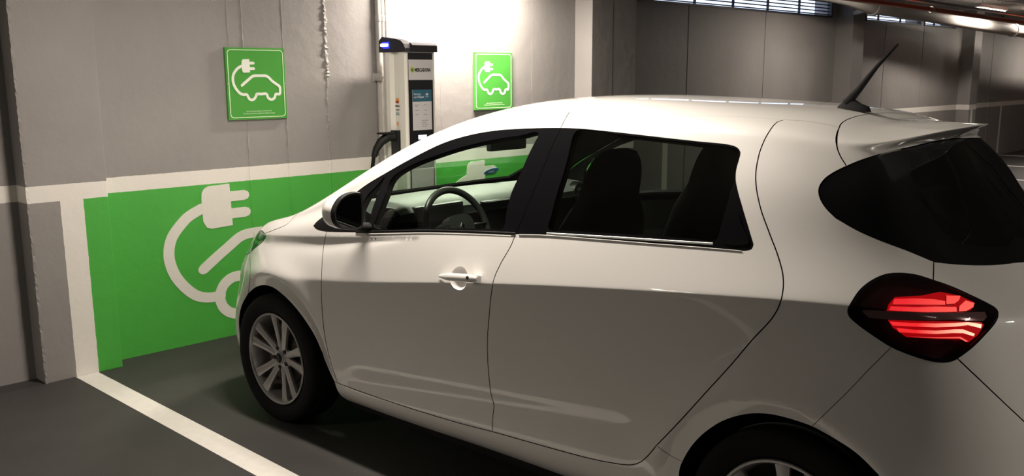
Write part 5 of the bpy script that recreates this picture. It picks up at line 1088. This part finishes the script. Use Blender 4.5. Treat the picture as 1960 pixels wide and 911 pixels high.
# ------------------------------------------------------------------ wheels
def wheel(x, side):
    t = empty('wheel', (x - CX, side * .755, .308), parent=car)
    s_ = side   # outward direction in y
    TR = .312
    prof = [(.222, .075), (.236, .088), (.262, .098), (.288, .097), (.302, .090), (.309, .078), (TR, .060), (TR + .001, .0), (TR, -.060), (.309, -.078), (.288, -.097), (.236, -.09), (.215, -.075)]
    b = MB(); b.lathe([(r, h * s_) for r, h in prof], (0, 0, 0), 'y', 72); b.build('tire', M['rubber'], t, autosm=60)
    b = MB()
    for q in range(3):
        hh = -.04 + .04 * q; b.lathe([(TR + .0012, hh - .003), (TR + .0004, hh), (TR + .0012, hh + .003)], (0, 0, 0), 'y', 72)
    b.build('tread', M['satin_black'], t)
    b = MB(); b.lathe([(r, h * s_) for r, h in [(.2235, .084), (.2205, .088), (.214, .0865), (.209, .080), (.204, .060), (.195, .02), (.190, -.07), (.222, -.088)]], (0, 0, 0), 'y', 72); b.build('rim', M['alloy'], t, autosm=35)
    b = MB(); b.lathe([(.0001, -.02 * s_), (.19, -.02 * s_), (.19, -.03 * s_)], (0, 0, 0), 'y', 48); b.build('inner_barrel', M['alloy_dark'], t)
    b = MB(); b.lathe([(.045, .028 * s_), (.135, .028 * s_), (.138, .020 * s_), (.045, .018 * s_)], (0, 0, 0), 'y', 48); b.box(-.05, .03, *sorted((.0, .036 * s_)), .085, .155, bev=.01); b.build('brake_disc', M['disc'], t, autosm=35)
    # ten spokes in five pairs
    def spoke(aj, sd):
        # centre line from hub to rim, splaying apart
        V = []; F = []
        st = [(.034, .011, .0175, .055), (.075, .0180, .0165, .060), (.115, .0265, .0170, .066), (.150, .0345, .0190, .072), (.180, .0415, .0215, .077), (.206, .048, .0250, .079)]
        for (r, o_, hw, yy) in st:
            o_ *= sd
            for (a, dy) in ((-hw, -.016), (-hw, -.003), (-hw * .55, 0), (hw * .55, 0), (hw, -.003), (hw, -.016)):
                lx = r; ly = o_ + a
                # keep on circle
                X = lx * math.cos(aj) - ly * math.sin(aj); Z = lx * math.sin(aj) + ly * math.cos(aj)
                V.append((X, (yy + dy) * s_, Z))
        n = 6
        for i in range(len(st) - 1):
            for k in range(n): k2 = (k + 1) % n; F.append((i * n + k, i * n + k2, (i + 1) * n + k2, (i + 1) * n + k))
        F += [tuple(range(n)), tuple(range((len(st) - 1) * n, len(st) * n))]
        b = MB(); b.add(V, F); return b.build('spoke', M['alloy'], t, autosm=35)
    for j in range(5):
        aj = math.radians(80 + 72 * j) if side < 0 else math.radians(100 + 72 * j)
        for sd in (-1, 1): spoke(aj, sd)
    b = MB(); b.lathe([(.0001, .066 * s_), (.020, .066 * s_), (.0285, .063 * s_), (.031, .058 * s_), (.050, .056 * s_), (.062, .050 * s_), (.064, .035 * s_)], (0, 0, 0), 'y', 40); b.build('hub', M['alloy'], t, autosm=35)
    cp = MB(); cp.lathe([(.0001, .0675 * s_), (.022, .0675 * s_), (.0245, .065 * s_)], (0, 0, 0), 'y', 30); cap_ = cp.build('hub_cap', M['satin_black'], t, autosm=35)
    d = MB()
    for (a0, a1) in (((0, .015), (.009, 0)), ((.009, 0), (0, -.015)), ((0, -.015), (-.009, 0)), ((-.009, 0), (0, .015))):
        d.tube([(a0[0], .069 * s_, a0[1]), (a1[0], .069 * s_, a1[1])], .0022, 6)
    d.build('diamond_emblem', M['chrome'], cap_)
    for j in range(5):
        a = math.radians(44 + 72 * j) if side < 0 else math.radians(136 + 72 * j)
        b = MB(); b.lathe([(.0001, .0592 * s_), (.0105, .0592 * s_), (.0115, .050 * s_)], (.048 * math.cos(a), 0, .048 * math.sin(a)), 'y', 14); b.build('lug_hole', M['satin_black'], t)
    return t
for xw in (.839, 3.427):
    for sd in (-1, 1):
        wheel(xw, sd)
        # wheel-arch liner
        b = MB(); n = 26; V = []; F = []
        for k in range(n + 1):
            a = math.radians(-12 + 204 * k / n); R_ = .385
            for yy in (.765, .50): V.append((xw + (.028 if xw < 2 else -.02) + R_ * math.cos(a), sd * yy, .30 + R_ * math.sin(a) * .985))
        for k in range(n): F.append((2 * k, 2 * k + 1, 2 * k + 3, 2 * k + 2))
        c = len(V); V.append((xw, sd * .50, .30))
        for k in range(n): F.append((2 * k + 1, c, 2 * k + 3))
        b.add(V, F); CB(b, 'wheel_arch_liner', M['seal'], fix=False)

# ------------------------------------------------------------------ under body and cabin
b = MB(); b.box(1.30, 3.02, -.76, .76, .16, .30, bev=.02); b.box(.30, 3.9, -.50, .50, .17, .34, bev=.02); CB(b, 'underbody', M['seal'])
b = MB(); b.box(1.28, 3.55, -.74, .74, .30, .33); CB(b, 'cabin_floor', M['fabric'])
b = MB(); b.box(1.02, 1.06, -.70, .70, .30, .98); CB(b, 'bulkhead', M['seal'])
# dashboard: section swept across the car
def dash():
    b = MB(); V = []; F = []
    ys = [-.74, -.66, -.5, -.37, -.2, 0, .2, .5, .66, .74]
    def sec(y):
        k = 1 - (abs(y) / .74) ** 3 * .12
        xf = 1.04 + .10 * (abs(y) / .74) ** 2; hood = .018 * math.exp(-((y + .37) / .22) ** 2)
        return [(xf, .98), (xf + .01, 1.052), (xf + .10, 1.072), (1.30, 1.076 + hood * .4), (1.42, 1.066 + hood), (1.475, 1.050 + hood), (1.492, 1.030 + hood * .8)]
    S1 = [sec(y) for y in ys]; n = len(S1[0])
    for y, s_ in zip(ys, S1): V += [(x, y, z) for x, z in s_]
    for i in range(len(ys) - 1):
        for k in range(n - 1): F.append((i * n + k, i * n + k + 1, (i + 1) * n + k + 1, (i + 1) * n + k))
    b.add(V, F); d = CB(b, 'dashboard', M['dash'], autosm=50)
    b = MB(); V = []; F = []
    def sec2(y): 
        hood = .018 * math.exp(-((y + .37) / .22) ** 2)
        return [(1.488, 1.031 + hood * .8), (1.50, 1.000), (1.45, .93), (1.46, .80), (1.40, .62), (1.10, .60)]
    n = 6
    for y in ys: V += [(x, y, z) for x, z in sec2(y)]
    for i in range(len(ys) - 1):
        for k in range(n - 1): F.append((i * n + k, i * n + k + 1, (i + 1) * n + k + 1, (i + 1) * n + k))
    b.add(V, F); b.build('lower_dashboard', M['dash_dark'], d, autosm=50)
    b = MB(); b.tube([(1.505, -.20, 1.0), (1.505, .62, 1.0)], .0025, 6); b.build('trim_line', M['chrome'], d)
    # round air vents
    for sy in (-1, 1):
        b = MB(); b.lathe([(.042, .0), (.046, .010), (.050, .012), (.054, .008), (.055, -.03)], (1.485, sy * .655, 1.020), 'x', 32); v_ = b.build('air_vent', M['dash_dark'], d, autosm=50)
        b = MB(); b.lathe([(.0415, .008), (.044, .0145), (.0465, .012)], (1.485, sy * .655, 1.020), 'x', 32); b.build('vent_ring', M['chrome'], v_)
        b = MB(); b.tube([(1.492, sy * .655 - .03, 1.035), (1.492, sy * .655 + .03, 1.005)], .003, 6); b.build('vent_fin', M['chrome'], v_)
    # instrument binnacle and centre screen
    b = MB(); b.box(1.44, 1.50, -.52, -.22, .985, 1.062, bev=.012); b.build('instrument_binnacle', M['dash_dark'], d)
    b = MB(); b.box(1.475, 1.50, -.10, .12, .86, 1.045, bev=.008); b.build('centre_screen', M['gloss_black'], d)
dash()
# steering wheel
sw = empty('steering_wheel', (1.615 - CX, -.37, .965), parent=car); sw.rotation_euler = (0, math.radians(-24), 0)
b = MB(); n = 48; m_ = 12; V = []; F = []
for i in range(n):
    a = 2 * PI * i / n; flat = 1.0
    for k in range(m_):
        c = 2 * PI * k / m_; rr = .178 + .016 * math.cos(c); V.append((.014 * math.sin(c), rr * math.cos(a), rr * math.sin(a)))
for i in range(n):
    for k in range(m_): F.append((i * m_ + k, i * m_ + (k + 1) % m_, ((i + 1) % n) * m_ + (k + 1) % m_, ((i + 1) % n) * m_ + k))
b.add(V, F); b.build('wheel_rim', M['leather'], sw, smooth=True)
b = MB(); b.prism(smooth2([(-.075, .0), (-.06, .045), (0, .055), (.06, .045), (.075, 0), (.05, -.05), (0, -.062), (-.05, -.05)], 3, True), -.02, .03, 'x'); b.build('airbag_cover', M['leather'], sw)
for (a, l) in ((0, .17), (180, .17), (270, .17)):
    a = math.radians(a); b = MB(); b.tube([(.0, .05 * math.cos(a), .05 * math.sin(a)), (.0, l * math.cos(a), l * math.sin(a))], [.022, .016], 10, flat=.4); b.build('wheel_spoke', M['leather'] if a < 4 else M['chrome'], sw, smooth=True)
b = MB(); b.tube([(-.02, 0, 0), (-.16, 0, 0)], .05, 14); b.build('steering_column', M['dash_dark'], sw)
b = MB(); b.prism([(-.010, 0), (0, .016), (.010, 0), (0, -.016)], .03, .034, 'x'); b.build('diamond_emblem', M['chrome'], sw)
# seats
def seat(x, y, wdt, hr, top=1.36, name='seat'):
    t = empty(name, (x - CX, y, .33), parent=car)
    b = MB(); b.box(-.25, .25, -wdt / 2, wdt / 2, .10, .27, bev=.05); b.build('seat_cushion', M['fabric'], t, autosm=60)
    V = []; F = []; prof = []
    H = top - .33
    st = [(.25, .50, .10), (.40, .50, .10), (.60, .50, .095), (.74, .46, .085), (.80, .38, .078), (.84, .31, .072), (.90, .30, .068), (.95, .285, .06), (.985, .25, .052), (H - .015, .19, .042), (H - .002, .10, .022)] if hr else [(.25, .5, .09), (.5, .5, .08), (.62, .48, .07), (.66, .4, .04)]
    n = 20
    for (z, w2, th) in st:
        w2 = w2 * wdt / .5; xx = .20 + (z - .25) * .235
        for k in range(n):
            a = 2 * PI * k / n; V.append((xx + th * .85 * math.copysign(abs(math.cos(a)) ** .6, math.cos(a)), w2 / 2 * math.copysign(abs(math.sin(a)) ** .6, math.sin(a)), z))
    for i in range(len(st) - 1):
        for k in range(n): k2 = (k + 1) % n; F.append((i * n + k, i * n + k2, (i + 1) * n + k2, (i + 1) * n + k))
    F += [tuple(range(n)), tuple(range((len(st) - 1) * n, len(st) * n))]
    b = MB(); b.add(V, F); b.build('seat_back', M['fabric'], t, autosm=70)
    return t
seat(2.10, -.37, .50, True); seat(2.12, .37, .50, True)
rb = empty('rear_bench', (2.98 - CX, 0, .33), parent=car)
b = MB(); b.box(-.25, .25, -.62, .62, .10, .27, bev=.05); b.build('seat_cushion', M['fabric'], rb)
b = MB(); V = [(.20, -.60, .25), (.32, -.60, .25), (.42, -.58, .68), (.34, -.58, .68)]; V += [(x, -y, z) for x, y, z in V]
b.add(V, [(0, 1, 2, 3), (4, 7, 6, 5), (0, 4, 5, 1), (1, 5, 6, 2), (2, 6, 7, 3), (3, 7, 4, 0)]); b.build('seat_back', M['fabric'], rb)
for yy in (-.38, .38):
    b = MB(); b.box(.36, .44, yy - .13, yy + .13, .70, .88, bev=.03); b.build('headrest', M['fabric'], rb, autosm=60)
b = MB(); b.box(3.30, 3.70, -.58, .58, .96, .98); CB(b, 'parcel_shelf', M['fabric'])
# headlining and inner pillars
for right in (False, True):
    carpart(panel('pillar_trim', (np.array(lerp([(9.75, 7.0), (12.0, 7.3), (11.2, 9.3), (9.75, 9.6)], 10)), np.zeros(31)), M['seal'], car, off=-.05, inner=False, flange=.006, right=right, m2=M['seal']))
carpart(panel('headlining', (np.array(lerp([(6.55, 9.5), (12.0, 9.5), (12.5, 12), (6.6, 12), (6.55, 9.5)], 10)[:-1]), np.zeros(40)), M['dash_dark'], car, off=-.05, both=True, inner=False, flange=.006, m2=M['dash_dark']))
b = MB(); b.box(1.555, 1.585, -.125, .125, 1.285, 1.36, bev=.012); b.tube([(1.56, 0, 1.34), (1.52, 0, 1.40)], .012, 8); rm = CB(b, 'rear_view_mirror', M['satin_black'], autosm=50)
M['sticker'] = mat('sticker_blue', (.03, .22, .55), .4)
M['sticker_w'] = mat('sticker_white', (.5, .6, .62), .4)
q, n_ = at(4.93, 11.05, True, -.012)
def decal(name, u0, u1, v0, v1, m_, off, right):
    V = [at(u, v, right, off)[0] for u, v in ((u0, v0), (u1, v0), (u1, v1), (u0, v1))]
    return carpart(mesh_obj(name, V, [(0, 1, 2, 3)], m_, car))
k0 = 40
a_ = circle_uv(5.05, 10.95, .042, 28); V = [at(u, v, True, -.006)[0] for u, v in a_[0]]; stk = carpart(mesh_obj('windshield_sticker', V, [tuple(range(28))], M['sticker'], car)); stk['label'] = 'round blue environmental badge on the windshield'
a2 = circle_uv(5.05, 10.95, .022, 4); V = [at(u, v, True, -.008)[0] for u, v in a2[0]]; mesh_obj('badge_print', V, [(0, 1, 2, 3)], M['sticker_w'], stk)

# ------------------------------------------------------------------ door mirrors
def door_mirror(sd):
    t = empty('door_mirror', (1.52 - CX, sd * .95, 1.05), parent=car); t0 = Vector((1.52, 0, 0))
    # outline of the glass in (y, z), rounded trapezoid, outward = larger |y|
    out = smooth2([(-.872,1.036),(-.868,1.10),(-.870,1.150),(-.885,1.166),(-.930,1.167),(-.972,1.152),(-1.003,1.118),(-1.010,1.085),(-1.0,1.055),(-.97,1.032),(-.92,1.022),(-.885,1.022)], 4, True)
    cy = sum(p[0] for p in out) / len(out); cz = sum(p[1] for p in out) / len(out); n = len(out)
    def ring(x, k, dy=0, dz=0): return [(x - 1.52, -sd * ((cy + (a - cy) * k) + dy) - sd * .95, cz + (c - cz) * k + dz - 1.05) for a, c in out]
    rings = [ring(1.572, .90), ring(1.575, 1.01), ring(1.566, 1.045), ring(1.552, 1.05), ring(1.525, 1.04, -.004), ring(1.495, .98, -.004), ring(1.468, .80, .000), ring(1.450, .52, .008), ring(1.443, .22, .014)]
    def skin(rs, nm, m_, cap_last=False):
        V = sum(rs, []); F = []
        for i in range(len(rs) - 1):
            for k in range(n): k2 = (k + 1) % n; F.append((i * n + k, i * n + k2, (i + 1) * n + k2, (i + 1) * n + k))
        if cap_last: F.append(tuple(range((len(rs) - 1) * n, len(rs) * n)))
        b = MB(); b.add(V, F); return b.build(nm, m_, t, autosm=60)
    skin(rings[3:], 'mirror_cap', PT, True)
    skin(rings[:4], 'mirror_frame', M['satin_black'])
    b = MB(); r = ring(1.570, .93); b.add(r, [tuple(range(n))]); b.build('mirror_glass', M['mirror'], t)
    b = MB(); b.tube([(-.01, -sd * (-.93) - sd * .95, -.012), (.0, sd * .86 - sd * .95, -.030), (.0, sd * .80 - sd * .95, -.038)], [.030, .028, .032], 12, flat=.6); b.build('mirror_stalk', M['seal'], t, autosm=60)
door_mirror(-1); door_mirror(1)
# ------------------------------------------------------------------ roof aerial
an = empty('antenna', (3.22 - CX, -.045, 1.505), parent=car)
b = MB(); V = []; F = []
st = [(-.045, .0, .020, .0), (-.03, .012, .022, .012), (.0, .020, .018, .030), (.03, .0, .0, .0)]
base = [(-.055, -.004, .010), (.065, -.004, .006)]
def foot():
    n = 16; rr = [(0, .062, .022, .005), (.012, .055, .019, .003), (.022, .035, .014, -.005), (.036, .020, .010, -.014)]
    V = []; F = []
    for (z, a, c, dx) in rr:
        for k in range(n): t = 2 * PI * k / n; V.append((dx + .01 + a * math.cos(t), c * math.sin(t), z + .004 - (.006 if (z == 0 and math.cos(t) > 0) else 0)))
    for i in range(3):
        for k in range(n): k2 = (k + 1) % n; F.append((i * n + k, i * n + k2, (i + 1) * n + k2, (i + 1) * n + k))
    F.append(tuple(range(3 * n, 4 * n))); return V, F
b.add(*foot()); b.build('antenna_base', M['seal'], an, autosm=60)
b = MB(); b.tube([(-.012, 0, .025), (.03, 0, .075), (.085, 0, .150), (.150, 0, .222)], [.017, .012, .0075, .0038], 10); b.build('mast', M['seal'], an, smooth=True)
